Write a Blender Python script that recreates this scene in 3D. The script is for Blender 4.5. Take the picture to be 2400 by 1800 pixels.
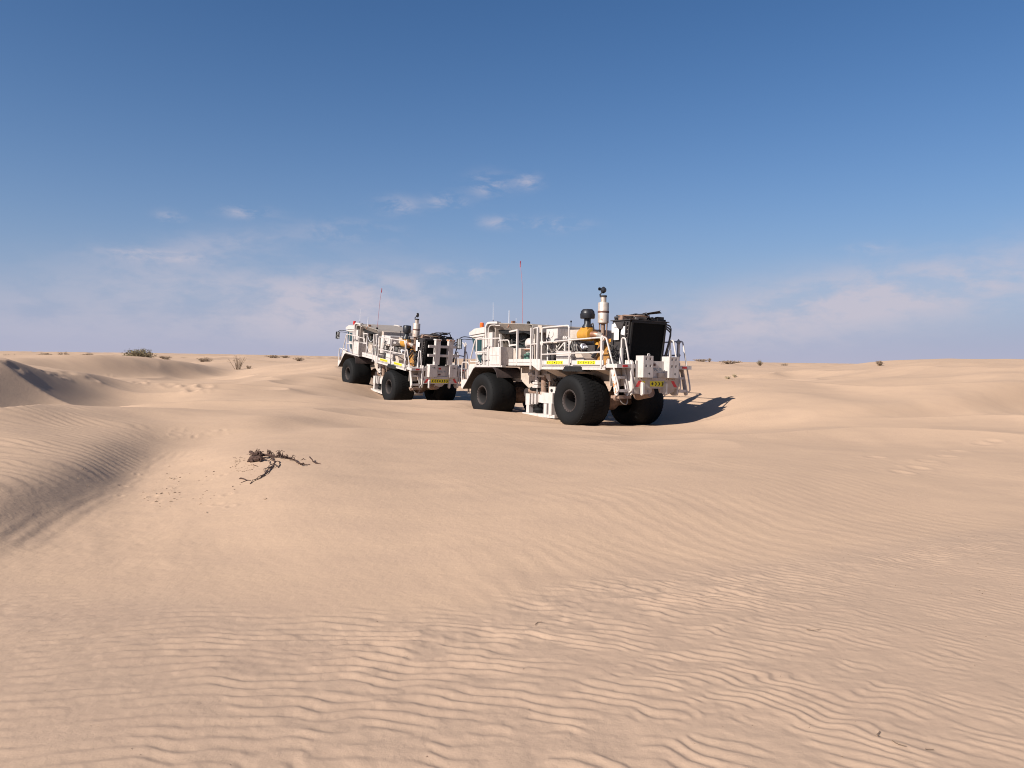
import bpy, bmesh, math, random
import numpy as np
from mathutils import Vector, Matrix

for o in list(bpy.data.objects): bpy.data.objects.remove(o, do_unlink=True)
S = bpy.context.scene
COL = S.collection
R = math.radians

# ------------------------------------------------------------------ camera
F_PX, EYE, YH, ROLL = 1803.0, 1.65, 842.0, 0.0135      # focal length in pixels of a 2400 wide frame
_p = math.atan((900 - YH) / F_PX)
FW = np.array([0, math.cos(_p), -math.sin(_p)])
_rt = np.array([1.0, 0, 0]); _up = np.cross(_rt, FW)
RT = _rt * math.cos(ROLL) + _up * math.sin(ROLL)
UP = _up * math.cos(ROLL) - _rt * math.sin(ROLL)
cam = bpy.data.cameras.new('camera'); co = bpy.data.objects.new('camera', cam); COL.objects.link(co)
cam.sensor_width = 36; cam.lens = 36 * F_PX / 2400; cam.clip_start = 0.1; cam.clip_end = 6000
co.matrix_world = Matrix(((RT[0], UP[0], -FW[0], 0), (RT[1], UP[1], -FW[1], 0), (RT[2], UP[2], -FW[2], EYE), (0, 0, 0, 1)))
S.camera = co

# ------------------------------------------------------------------ sun, sky, exposure
SUN_EL, SUN_AZ = R(34), math.atan2(-0.766, -0.643)     # azimuth clockwise from +Y
sv = Vector((math.cos(SUN_EL) * math.sin(SUN_AZ), math.cos(SUN_EL) * math.cos(SUN_AZ), math.sin(SUN_EL)))
sl = bpy.data.lights.new('sun', 'SUN'); sl.energy = 5.0; sl.angle = R(0.53); sl.color = (1.0, 0.93, 0.84)
so = bpy.data.objects.new('sun', sl); COL.objects.link(so)
so.rotation_euler = sv.to_track_quat('Z', 'Y').to_euler(); so.location = (-20, -20, 30)

vs = S.view_settings
S.display_settings.display_device = 'sRGB'
vs.view_transform = 'Standard'; vs.look = 'None'; vs.gamma = 1.0; vs.use_curve_mapping = False; vs.exposure = 0.70
S.render.engine = 'CYCLES'; S.cycles.pixel_filter_type = 'BLACKMAN_HARRIS'; S.cycles.filter_width = 1.05

W = bpy.data.worlds.new('World'); S.world = W; W.use_nodes = True
nt = W.node_tree; nt.nodes.clear()
def wn(t, **k):
    n = nt.nodes.new(t)
    for a, b in k.items(): setattr(n, a, b)
    return n
def wm(op, a, b=None, c=None, clamp=False):
    n = wn('ShaderNodeMath', operation=op, use_clamp=clamp)
    for i, v in enumerate((a, b, c)):
        if v is None: continue
        if isinstance(v, (int, float)): n.inputs[i].default_value = v
        else: nt.links.new(v, n.inputs[i])
    return n.outputs[0]
def wsmooth(v, lo, hi):
    n = wn('ShaderNodeMapRange', interpolation_type='SMOOTHSTEP')
    nt.links.new(v, n.inputs[0]); n.inputs[1].default_value = lo; n.inputs[2].default_value = hi
    return n.outputs[0]
def wmix(f, a, b):
    n = wn('ShaderNodeMix', data_type='RGBA')
    for s, v in ((0, f), (6, a), (7, b)):
        if isinstance(v, (int, float)): n.inputs[s].default_value = v
        elif isinstance(v, tuple): n.inputs[s].default_value = (*v, 1)
        else: nt.links.new(v, n.inputs[s])
    return n.outputs[2]
sky = wn('ShaderNodeTexSky', sky_type='NISHITA')
sky.sun_disc = False; sky.sun_elevation = SUN_EL; sky.sun_rotation = SUN_AZ
sky.air_density = 1.0; sky.dust_density = 1.0; sky.ozone_density = 2.0; sky.altitude = 50
tc = wn('ShaderNodeTexCoord')
sx = wn('ShaderNodeSeparateXYZ'); nt.links.new(tc.outputs['Generated'], sx.inputs[0])
X_, Y_, Z_ = sx.outputs
el = wm('ARCSINE', Z_); az = wm('ARCTAN2', X_, Y_)
D = 57.29578
eld = wm('MULTIPLY', el, D); azd = wm('MULTIPLY', az, D)
def blob(a, e, sa, se, tilt=0.0):
    da = wm('SUBTRACT', azd, a); de = wm('SUBTRACT', wm('SUBTRACT', eld, e), wm('MULTIPLY', da, tilt))
    q = wm('ADD', wm('POWER', wm('DIVIDE', da, sa), 2.0), wm('POWER', wm('DIVIDE', de, se), 2.0))
    return wm('EXPONENT', wm('MULTIPLY', q, -1.0))
def wnoise(scale, zs, detail, rough, dist=0.0, off=0.0):
    mp = wn('ShaderNodeMapping'); nt.links.new(tc.outputs['Generated'], mp.inputs[0])
    mp.inputs['Scale'].default_value = (scale, scale, scale * zs); mp.inputs['Location'].default_value = (off, off * 0.7, off * 1.3)
    n = wn('ShaderNodeTexNoise'); nt.links.new(mp.outputs[0], n.inputs['Vector'])
    n.inputs['Scale'].default_value = 1.0; n.inputs['Detail'].default_value = detail; n.inputs['Roughness'].default_value = rough; n.inputs['Distortion'].default_value = dist
    return n.outputs[0]
cn = wnoise(9.0, 2.3, 9, 0.58, 0.35, 3.7)
cf = wnoise(22.0, 2.6, 7, 0.62, 0.3, 9.2)
cb = wnoise(2.2, 5.0, 4, 0.5, 0.0, 1.0)
def wsum(*v):
    r = v[0]
    for q in v[1:]: r = wm('ADD', r, q)
    return r
# banks of thin cloud: low in the left half, a long streak rising to the right; the same kind of thin cloud goes on round the sky
banks = wsum(wm('MULTIPLY', blob(-12.5, 3.7, 7.5, 2.5, 0.05), 1.25), wm('MULTIPLY', blob(-24, 5.2, 6, 1.6), 0.4), wm('MULTIPLY', blob(-29, 2.2, 13, 2.6), 0.45),
             wm('MULTIPLY', blob(25, 4.4, 13, 2.1, 0.13), 1.2), wm('MULTIPLY', blob(15, 1.5, 9, 1.8), 0.35), wm('MULTIPLY', blob(-20, 7.8, 4.5, 0.9, 0.12), 0.5))
away = wm('MULTIPLY', wsmooth(wm('ABSOLUTE', azd), 38, 60), wm('MULTIPLY', wsmooth(cb, 0.45, 0.65), wm('SUBTRACT', 1.0, wsmooth(eld, 6, 16))))
banks = wm('ADD', banks, away)
d1 = wm('MULTIPLY', banks, wm('MULTIPLY_ADD', wsmooth(wm('ADD', wm('MULTIPLY', cn, 0.62), wm('MULTIPLY', cf, 0.38)), 0.36, 0.60), 0.72, 0.22))
puffs = wsum(blob(-1.9, 12.6, 1.3, 0.75), blob(1.0, 12.9, 0.9, 0.5), blob(-8.6, 11.0, 1.4, 0.55), blob(-5.0, 11.4, 1.2, 0.55), wm('MULTIPLY', blob(-19, 9.9, 1.6, 0.4), 0.9),
             wm('MULTIPLY', blob(-24, 9.2, 0.8, 0.4), .8), blob(2.6, 9.9, 2.2, 0.45), wm('MULTIPLY', blob(-1.1, 10.0, 1.4, 0.4), .8), blob(-25.0, 6.6, 3.0, 0.42), wm('MULTIPLY', blob(-3.6, 6.3, 2.6, 0.5), 0.8),
             wm('MULTIPLY', blob(24.5, 7.7, 1.3, 0.4), 0.5), wm('MULTIPLY', blob(-12, 9.0, 3.0, 0.7), 0.6))
d2 = wm('MULTIPLY', puffs, wsmooth(cf, 0.40, 0.68))
dens = wm('MINIMUM', wm('ADD', wm('MULTIPLY', d1, 0.95), wm('MULTIPLY', d2, 0.62)), 0.85)
dens = wm('MULTIPLY', dens, wsmooth(eld, -0.5, 1.5))
hs = wn('ShaderNodeHueSaturation'); nt.links.new(sky.outputs[0], hs.inputs['Color'])
hs.inputs['Value'].default_value = 0.90; hs.inputs['Saturation'].default_value = 1.28; hs.inputs['Hue'].default_value = 0.5
sky_c = hs.outputs[0]
SKY_GAIN = wn('ShaderNodeMix', data_type='RGBA', blend_type='MULTIPLY'); SKY_GAIN.inputs[0].default_value = 1.0
nt.links.new(sky_c, SKY_GAIN.inputs[6]); SKY_GAIN.inputs[7].default_value = (0.87, 0.91, 1.03, 1)
sky_c = SKY_GAIN.outputs[2]
# dusty air low over the desert, all round the horizon
haze = wm('MULTIPLY', wm('EXPONENT', wm('MULTIPLY', wm('MAXIMUM', eld, 0.0), -1 / 3.4)), 0.80)
blue_air = wm('MULTIPLY', wm('EXPONENT', wm('MULTIPLY', wm('MAXIMUM', eld, 0.0), -1 / 9.0)), 0.9)
sky_c = wmix(blue_air, sky_c, (2.55, 3.85, 6.7))
sky_c = wmix(haze, sky_c, (5.0, 4.72, 5.65))
sky_c = wmix(dens, sky_c, (5.75, 5.4, 6.2))
bg = wn('ShaderNodeBackground'); nt.links.new(sky_c, bg.inputs[0]); bg.inputs[1].default_value = 0.0616
out = wn('ShaderNodeOutputWorld'); nt.links.new(bg.outputs[0], out.inputs[0])

# ------------------------------------------------------------------ materials
MATS = {}
def mat(name, col, rough=0.6, metal=0.0, var=0.0, vscale=6.0, dust=0.0, bump=0.0, bscale=40.0, spec=0.5, alt=None, spots=None, coat=0.0, streak=0.0):
    m = bpy.data.materials.new(name); m.use_nodes = True; t = m.node_tree; b = t.nodes['Principled BSDF']
    b.inputs['Roughness'].default_value = rough; b.inputs['Metallic'].default_value = metal; b.inputs['Specular IOR Level'].default_value = spec
    if coat: b.inputs['Coat Weight'].default_value = coat
    tcn = t.nodes.new('ShaderNodeTexCoord')
    src = None
    def noise(sc, det=5, ro=0.6):
        n = t.nodes.new('ShaderNodeTexNoise'); n.inputs['Scale'].default_value = sc; n.inputs['Detail'].default_value = det; n.inputs['Roughness'].default_value = ro
        t.links.new(tcn.outputs['Object'], n.inputs['Vector']); return n.outputs[0]
    def ramp(v, lo, hi):
        n = t.nodes.new('ShaderNodeMapRange'); n.interpolation_type = 'SMOOTHSTEP'; t.links.new(v, n.inputs[0]); n.inputs[1].default_value = lo; n.inputs[2].default_value = hi; return n.outputs[0]
    def mix(f, a, c):
        n = t.nodes.new('ShaderNodeMix'); n.data_type = 'RGBA'
        t.links.new(f, n.inputs[0]) if not isinstance(f, float) else setattr(n.inputs[0], 'default_value', f)
        for i, v in ((6, a), (7, c)):
            if isinstance(v, tuple): n.inputs[i].default_value = (*v, 1)
            else: t.links.new(v, n.inputs[i])
        return n.outputs[2]
    cur = tuple(col)
    if alt or var:
        a = alt or tuple(max(0, c * (1 - var)) for c in col)
        cur = mix(ramp(noise(vscale), 0.35, 0.7), cur, a)
    if spots:
        cur = mix(ramp(noise(spots[1], 4, 0.65), spots[2], spots[2] + 0.05), cur, spots[0])
    if streak:      # grime run down from seams and rails
        mp = t.nodes.new('ShaderNodeMapping'); mp.inputs['Scale'].default_value = (11, 11, 1.6); t.links.new(tcn.outputs['Object'], mp.inputs[0])
        sn = t.nodes.new('ShaderNodeTexNoise'); sn.inputs['Scale'].default_value = 1.0; sn.inputs['Detail'].default_value = 6; sn.inputs['Roughness'].default_value = .65; t.links.new(mp.outputs[0], sn.inputs['Vector'])
        mm = t.nodes.new('ShaderNodeMath'); mm.operation = 'MULTIPLY'; t.links.new(ramp(sn.outputs[0], .50, .78), mm.inputs[0]); mm.inputs[1].default_value = streak
        cur = mix(mm.outputs[0], cur, (0.20, 0.13, 0.085))
    if dust:
        g = t.nodes.new('ShaderNodeNewGeometry'); sp = t.nodes.new('ShaderNodeSeparateXYZ'); t.links.new(g.outputs['Normal'], sp.inputs[0])
        up = ramp(sp.outputs[2], 0.1, 0.9)
        mu = t.nodes.new('ShaderNodeMath'); mu.operation = 'MULTIPLY'; t.links.new(ramp(noise(9, 6), 0.3, 0.65), mu.inputs[0]); mu.inputs[1].default_value = dust
        ad = t.nodes.new('ShaderNodeMath'); ad.operation = 'MULTIPLY_ADD'; t.links.new(up, ad.inputs[0]); ad.inputs[1].default_value = dust * 0.7; t.links.new(mu.outputs[0], ad.inputs[2]); ad.use_clamp = True
        cur = mix(ad.outputs[0], cur, (0.36, 0.25, 0.175))
    if isinstance(cur, tuple): b.inputs['Base Color'].default_value = (*cur, 1)
    else: t.links.new(cur, b.inputs['Base Color'])
    if bump:
        bn = t.nodes.new('ShaderNodeBump'); bn.inputs['Strength'].default_value = bump; bn.inputs['Distance'].default_value = 0.01
        t.links.new(noise(bscale), bn.inputs['Height']); t.links.new(bn.outputs[0], b.inputs['Normal'])
    MATS[name] = m
    return m
mat('white_paint', (0.50, 0.465, 0.445), 0.45, var=0.10, vscale=3.0, dust=0.14, bump=0.08, bscale=15, streak=0.6, spots=((0.24, 0.12, 0.06), 16.0, 0.70))
mat('hood_shade_grey', (0.27, 0.245, 0.22), 0.7, dust=0.15, var=0.2)  # shade under the hood put into the grey; dust and mottling on top
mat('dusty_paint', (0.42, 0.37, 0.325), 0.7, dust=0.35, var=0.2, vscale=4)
mat('rusty_paint', (0.50, 0.465, 0.445), 0.6, dust=0.1, spots=((0.42, 0.16, 0.05), 7.0, 0.52))
mat('brown_steel', (0.19, 0.115, 0.085), 0.75, dust=0.35, var=0.4, vscale=8)
mat('fender_brown', (0.035, 0.022, 0.02), 0.7, var=0.4)
mat('rubber', (0.0065, 0.0065, 0.007), 0.75, spec=0.18, var=0.3, vscale=2, bump=0.15, bscale=30)
mat('rim_metal', (0.028, 0.019, 0.018), 0.75, dust=0.02, var=0.3)
mat('rim_dark', (0.014, 0.012, 0.012), 0.75)
mat('black_metal', (0.010, 0.011, 0.012), 0.55, spec=0.3, var=0.3, dust=0.02)
mat('radiator_core', (0.005, 0.0055, 0.0055), 0.8, spec=0.1, bump=0.5, bscale=120)
mat('charcoal', (0.022, 0.022, 0.025), 0.65, spec=0.3, var=0.3, dust=0.06)
mat('black_plastic', (0.009, 0.011, 0.016), 0.42, spec=0.35, dust=0.02)
mat('hose', (0.012, 0.012, 0.013), 0.5, dust=0.05)
mat('grey_metal', (0.30, 0.28, 0.26), 0.5, metal=0.3, var=0.3, dust=0.2)
mat('muffler_steel', (0.52, 0.44, 0.38), 0.5, metal=0.35, var=0.3, vscale=5, spots=((0.30, 0.17, 0.11), 9.0, 0.62))
mat('rust_band', (0.12, 0.05, 0.035), 0.8, var=0.4)
mat('copper_pipe', (0.42, 0.22, 0.14), 0.45, metal=0.6, var=0.3)
mat('yellow_paint', (0.46, 0.22, 0.02), 0.4, var=0.15, dust=0.08)
mat('oily_yellow', (0.36, 0.17, 0.025), 0.55, alt=(0.14, 0.06, 0.02), vscale=7, dust=0.1)
mat('cab_glass', (0.012, 0.040, 0.042), 0.06, spec=0.6)
mat('teal_cooler', (0.010, 0.018, 0.019), 0.5, var=0.3)
mat('mirror_glass', (0.5, 0.55, 0.6), 0.05, metal=1.0)
mat('orange_lens', (0.85, 0.13, 0.02), 0.25)
mat('red_lens', (0.45, 0.015, 0.015), 0.3)
mat('red_paint', (0.52, 0.03, 0.03), 0.5)
mat('sign_yellow', (0.62, 0.53, 0.012), 0.5)
mat('sign_black', (0.015, 0.015, 0.012), 0.5)
mat('letter_blue', (0.10, 0.17, 0.22), 0.5)
mat('fibreglass', (0.6, 0.6, 0.62), 0.4)
mat('flag_red', (0.45, 0.03, 0.06), 0.6)
mat('whip_pink', (0.30, 0.13, 0.16), 0.5)
mat('paper_white', (0.56, 0.54, 0.53), 0.8)
mat('lamp_glass', (0.6, 0.6, 0.58), 0.12, spec=0.7)
mat('green_pump', (0.04, 0.13, 0.10), 0.5, dust=0.1)
mat('dead_wood', (0.060, 0.028, 0.018), 0.85, var=0.4, vscale=14, bump=0.5)
mat('dry_twig', (0.20, 0.135, 0.085), 0.85, var=0.4, vscale=10)
mat('bush_leaf', (0.19, 0.15, 0.07), 0.8, alt=(0.12, 0.10, 0.05), vscale=2.5)
mat('bush_dry', (0.27, 0.19, 0.125), 0.85, alt=(0.17, 0.12, 0.08), vscale=3)
mat('pale_grass', (0.34, 0.27, 0.17), 0.85, var=0.3)

# ------------------------------------------------------------------ terrain height field (world metres)
def pchip(x, y, q):
    x = np.asarray(x, float); y = np.asarray(y, float); q = np.asarray(q, float)
    h = np.diff(x); d = np.diff(y) / h; n = len(x)
    m = np.zeros(n)
    if n == 2: m[:] = d[0]
    else:
        w1 = 2 * h[1:] + h[:-1]; w2 = h[1:] + 2 * h[:-1]
        ok = d[:-1] * d[1:] > 0
        with np.errstate(divide='ignore', invalid='ignore'):
            m[1:-1] = np.where(ok, (w1 + w2) / (w1 / d[:-1] + w2 / d[1:]), 0)
        m[0] = d[0]; m[-1] = d[-1]
    i = np.clip(np.searchsorted(x, q) - 1, 0, n - 2)
    t = np.clip((q - x[i]) / h[i], 0, 1)
    a = (1 + 2 * t) * (1 - t) ** 2; b = t * (1 - t) ** 2; c = t * t * (3 - 2 * t); e = t * t * (t - 1)
    return a * y[i] + b * h[i] * m[i] + c * y[i + 1] + e * h[i] * m[i + 1]

def hash2(ix, iy, seed):
    n = (ix.astype(np.int64) * 374761393 + iy.astype(np.int64) * 668265263 + seed * 1442695041) & 0x7fffffff
    n = ((n ^ (n >> 13)) * 1274126177) & 0x7fffffff
    return ((n ^ (n >> 16)) & 0xffffff) / float(0xffffff)
def vnoise(x, y, seed=0):
    ix = np.floor(x); iy = np.floor(y); fx = x - ix; fy = y - iy
    fx = fx * fx * fx * (fx * (fx * 6 - 15) + 10); fy = fy * fy * fy * (fy * (fy * 6 - 15) + 10)
    ix = ix.astype(np.int64); iy = iy.astype(np.int64)
    a = hash2(ix, iy, seed); b = hash2(ix + 1, iy, seed); c = hash2(ix, iy + 1, seed); d = hash2(ix + 1, iy + 1, seed)
    return (a + (b - a) * fx) * (1 - fy) + (c + (d - c) * fx) * fy
def fbm(x, y, seed=0, oct=4, gain=0.5):
    s = 0; a = 1; t = 0
    for k in range(oct):
        s = s + a * vnoise(x * 2 ** k + 17.3 * k, y * 2 ** k - 9.1 * k, seed + k); t += a; a *= gain
    return s / t
def sstep(a, b, x):
    t = np.clip((x - a) / (b - a), 0, 1); return t * t * (3 - 2 * t)

def ydir(px, py):      # viewing ray scaled so that its ground distance component is 1
    r = FW + RT * (px - 1200) / F_PX - UP * (py - 900) / F_PX
    return r / r[1]
# each row is one feature of the ground followed from left to right (toe, foot of a slope, crest, hollow ...):
# its bearing (as a column of the 2400 wide frame), and two of: row in the frame, height z, ground distance Y
def P(px, py, z):      # seen at py with height z
    r = ydir(px, py); return (px, (z - EYE) / r[2], z)
def Q(px, py, Y):      # seen at py at distance Y
    r = ydir(px, py); return (px, Y, EYE + r[2] * Y)
def H(px, Y, z): return (px, Y, z)
ROWS = [
 (0, [H(-600, .5, 0), H(3000, .5, 0)]),
 (0, [H(-600, 3.0, .02), H(0, 3.0, .02), H(1200, 3, .0), H(2400, 3.0, .03), H(3000, 3, .03)]),
 (0, [H(-600, 3.9, -.03), P(0, 1385, -.05), P(400, 1420, -.05), P(800, 1440, -.05), P(1100, 1430, -.05), P(1365, 1362, -.05), P(1700, 1320, -.05), P(2100, 1270, -.04), P(2400, 1215, -.02), P(3000, 1150, 0)]),
 # foot of the left slope | shoulder of the middle mound
 (0, [H(-600, 4.6, -.04), P(0, 1276, -.06), P(108, 1234, -.08), P(217, 1192, -.09), P(320, 1128, -.11), P(390, 1070, -.07), P(480, 1078, .04), P(580, 1090, .12), P(700, 1108, .16), P(800, 1125, .15), P(1000, 1150, .13), P(1200, 1168, .14), P(1365, 1172, .15), P(1500, 1155, .16), P(1700, 1122, .16), P(2000, 1085, .13), P(2400, 1045, .08), P(3000, 1000, .1)]),
 # crest of the left dune | top of the middle mound
 (0, [H(-600, 5.5, .30), P(0, 1154, .26), P(108, 1142, .185), P(217, 1120, .08), P(307, 1095, -.05), P(362, 1068, -.05), P(390, 1060, -.04), P(480, 1046, .1), P(580, 1033, .18), P(800, 1011, .18), P(1000, 1006, .08), P(1200, 1022, .05), P(1365, 1040, .06), P(1500, 1046, .08), P(1700, 1038, .1), P(2000, 1016, .1), P(2400, 990, .1), P(3000, 960, .1)]),
 (0, [H(-600, 8.4, .36), P(0, 1055, .34), P(217, 1045, .25), P(320, 1042, .1), P(390, 1046, -.04), P(480, 1048, -.14), P(580, 1034, -.08), P(700, 1020, -.03), P(800, 1010, .0), P(1000, 1000, -.1), P(1200, 1006, -.25), P(1365, 1022, -.3), P(1500, 1027, -.32), P(1700, 1014, -.28), P(2000, 995, -.1), P(2400, 970, .0), P(3000, 930, .1)]),
 (0, [H(-600, 10.0, .36), Q(0, 990, 13.0), P(217, 990, .35), P(320, 995, .3), P(390, 1003, .22), P(480, 1000, .2), P(580, 997, .2), P(700, 985, .15), P(800, 970, .1), P(1000, 953, -.1), Q(1100, 957, 25.8), Q(1195, 967, 25.5), Q(1290, 985, 24.0), Q(1365, 994, 23.2), Q(1500, 1003, 22.6), Q(1650, 1001, 21.8), Q(1800, 991, 21.8), Q(2000, 966, 22.8), Q(2400, 932, 25.5), P(3000, 890, .8)]),
 (1, [H(-600, 11.0, .42), Q(0, 962, 15.0), Q(217, 966, 16.3), P(320, 970, .28), P(390, 968, .25), P(480, 960, .22), P(580, 948, .2), P(700, 930, .2), P(780, 912, .2), P(830, 922, .0), P(860, 932, -.2), P(900, 945, -.47), P(1000, 936, -.45), H(1100, 39, -.45), H(1200, 34, -.42), H(1365, 29, -.40), H(1500, 26, -.3), H(1570, 24.4, -.3), H(1632, 24.3, -.15), H(1669, 24.6, .12), H(1712, 25, .5), H(1780, 25.2, .66), Q(1846, 924, 25.2), Q(2000, 935, 25), Q(2200, 921, 26), Q(2400, 902, 28), H(3000, 28, 1.1)]),
 (0, [H(-600, 11.8, .1), H(0, 18.0, .0), H(108, 19.8, -.02), H(217, 22.0, -.07), H(320, 24.3, .0), H(390, 25.5, .08), P(480, 943, .2), P(580, 925, .25), P(700, 903, .36), Q(760, 891, 36), Q(790, 895, 36.8), Q(830, 906, 36.8), Q(855, 914, 36.5), H(885, 38, -.3), H(900, 40, -.25), H(1000, 42.5, -.3), H(1200, 39, -.3), H(1365, 33, -.3), Q(1500, 925, 29.5), Q(1560, 908, 29.5), Q(1622, 899, 29), Q(1724, 893, 28.6), Q(1846, 900, 28), Q(1988, 917, 27), Q(2200, 902, 28.5), Q(2400, 882, 30.5), H(3000, 31, 1.4)]),
 (1, [H(-600, 15.3, 1.7), Q(0, 848, 22.5), Q(108, 866, 24.8), Q(217, 886, 27.5), Q(300, 899, 30), Q(400, 906, 30.5), Q(480, 903, 31), Q(580, 897, 32), Q(700, 880, 40), H(790, 43, .6), H(850, 44, .3), H(900, 47, .2), H(1000, 48, .0), H(1200, 46, 0), H(1365, 42, .2), H(1500, 36, .6), H(1622, 34, .62), H(1724, 34, .70), H(1846, 34, .62), Q(1988, 896, 34), Q(2200, 877, 35), Q(2400, 862, 36), H(3000, 37, 1.6)]),
 (0, [H(-600, 30, 1.4), H(0, 29, 1.15), H(217, 34, .5), H(400, 36, .15), H(580, 38, .25), Q(700, 876, 42), Q(800, 864, 48), H(1000, 55, .4), H(1365, 50, .5), H(1622, 40, .62), H(1846, 40, .62), Q(1988, 884, 40), Q(2200, 862, 42), Q(2400, 851, 43), H(3000, 45, 1.7)]),
 (0, [H(-600, 44, 1.1), Q(0, 878, 41), Q(108, 880, 43.2), Q(217, 884, 45.2), Q(320, 888, 48), Q(420, 891, 51.2), Q(500, 890, 54.5), Q(535, 887, 57), Q(600, 872, 55), Q(700, 862, 52), Q(800, 854, 55), H(1000, 62, .7), H(1365, 60, .7), Q(1622, 868, 50), Q(1846, 872, 50), Q(1988, 866, 50), Q(2200, 850, 52), Q(2400, 845, 52), H(3000, 52, 1.8)]),
 (1, [H(-600, 50, 1.5), Q(0, 836, 44), Q(108, 832, 46.2), Q(217, 833, 48.2), Q(320, 838, 51), Q(420, 846, 54.2), Q(500, 859, 57.5), Q(535, 876, 59.5), Q(560, 878, 60), Q(600, 862, 60), Q(700, 852, 60), Q(800, 846, 63), H(1000, 70, 1.1), H(1365, 70, 1.1), Q(1622, 856, 65), Q(1760, 860, 65), Q(1846, 864, 64), Q(1940, 862, 60), Q(2010, 853, 58), Q(2080, 846, 57), Q(2150, 843, 57), Q(2250, 842, 57), Q(2400, 845, 57), H(3000, 60, 1.7)]),
 (0, [H(-600, 75, .9), H(0, 75, .9), H(500, 70, .7), H(600, 78, .9), H(1200, 88, 1.0), H(1622, 85, .55), H(2000, 80, .5), H(3000, 80, 1.0)]),
 (0, [H(-600, 130, 1.5), Q(0, 828, 125), Q(300, 833, 125), Q(600, 838, 120), H(1200, 130, 1.3), Q(1620, 850, 125), Q(1850, 856, 125), Q(2050, 860, 125), H(3000, 130, 1.3)]),
 (0, [H(-600, 320, 1.6), Q(0, 825, 300), Q(400, 830, 300), Q(740, 836, 300), H(1200, 300, 1.2), Q(1620, 849, 300), Q(2000, 854, 300), H(3000, 320, 1.2)]),
 (0, [H(-600, 2500, 1.5), H(3000, 2500, 1.5)]),
]
SHARP = [i for i, (s, _) in enumerate(ROWS) if s]
_TP = np.arange(-600, 3001, 4.0); _TY, _TZ = [], []
_gk = np.exp(-(np.arange(-24, 25) / 7.5) ** 2 / 2); _gk /= _gk.sum()
_prev = None
for _s, _row in ROWS:      # follow each feature smoothly from bearing to bearing
    _a = np.array(_row); _ly = pchip(_a[:, 0], np.log(_a[:, 1]), _TP)
    if _prev is not None: _ly = np.maximum(_ly, np.log(np.exp(_prev) * 1.03 + .04))
    _prev = _ly
    for _dst, _v in ((_TY, _ly), (_TZ, pchip(_a[:, 0], _a[:, 2], _TP))):
        _dst.append(np.convolve(np.pad(_v, 24, mode='edge'), _gk, mode='valid'))
def columns(px):
    ys = np.array([np.exp(np.interp(px, _TP, v)) for v in _TY]); zs = np.array([np.interp(px, _TP, v) for v in _TZ])
    for k in range(1, len(ys)): ys[k] = np.maximum(ys[k], ys[k - 1] * 1.004)
    return ys, zs
def profile(yk, zk, Y):
    z = np.zeros_like(Y); cuts = [0] + SHARP + [len(yk) - 1]
    for a, b in zip(cuts[:-1], cuts[1:]):
        if b <= a: continue
        m = (Y >= yk[a]) & (Y <= yk[b]) if a else (Y <= yk[b])
        if m.any(): z[m] = pchip(yk[a:b + 1], zk[a:b + 1], Y[m])
    z[Y > yk[-1]] = zk[-1]
    return z
UMAX = 0.95
def base_height(azs, r):
    """macro height for every bearing in azs (radians from +Y, clockwise) and every radius in r"""
    out = np.zeros((len(azs), len(r)))
    am = math.atan(UMAX)
    ac = np.clip(azs, -am, am); u = np.tan(ac)
    # bearing -> column of the frame (roll is too small to matter here)
    px = 1200 + F_PX * u / FW[1]
    ys, zs = columns(px)
    for i in range(len(azs)):
        Yr = r * math.cos(ac[i]); acc = 0
        wd = .055 * (1 - sstep(14, 19, Yr)) + .010
        for kk, ww in ((-1.5, .12), (-.75, .22), (0, .32), (.75, .22), (1.5, .12)): acc = acc + ww * profile(ys[:, i], zs[:, i], Yr * (1 + kk * wd))
        out[i] = acc
        w = sstep(am, am + 1.6, abs(azs[i]))
        if w > 0: out[i] = out[i] * (1 - w) + w * 0.3 * (vnoise(np.full_like(r, azs[i] * 2), np.log(r) * 3, 77) - .3)
    return out
def warp_field(X, Y):
    return 0.42 * (fbm(X * .55, Y * .55, 5, 3) - .5), 0.42 * (fbm(X * .55 + 40, Y * .55, 8, 3) - .5)
FOOTPRINTS = []      # filled below
PADS = []            # (x, y, z, radius): sand packed and heaped round the tyres
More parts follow.
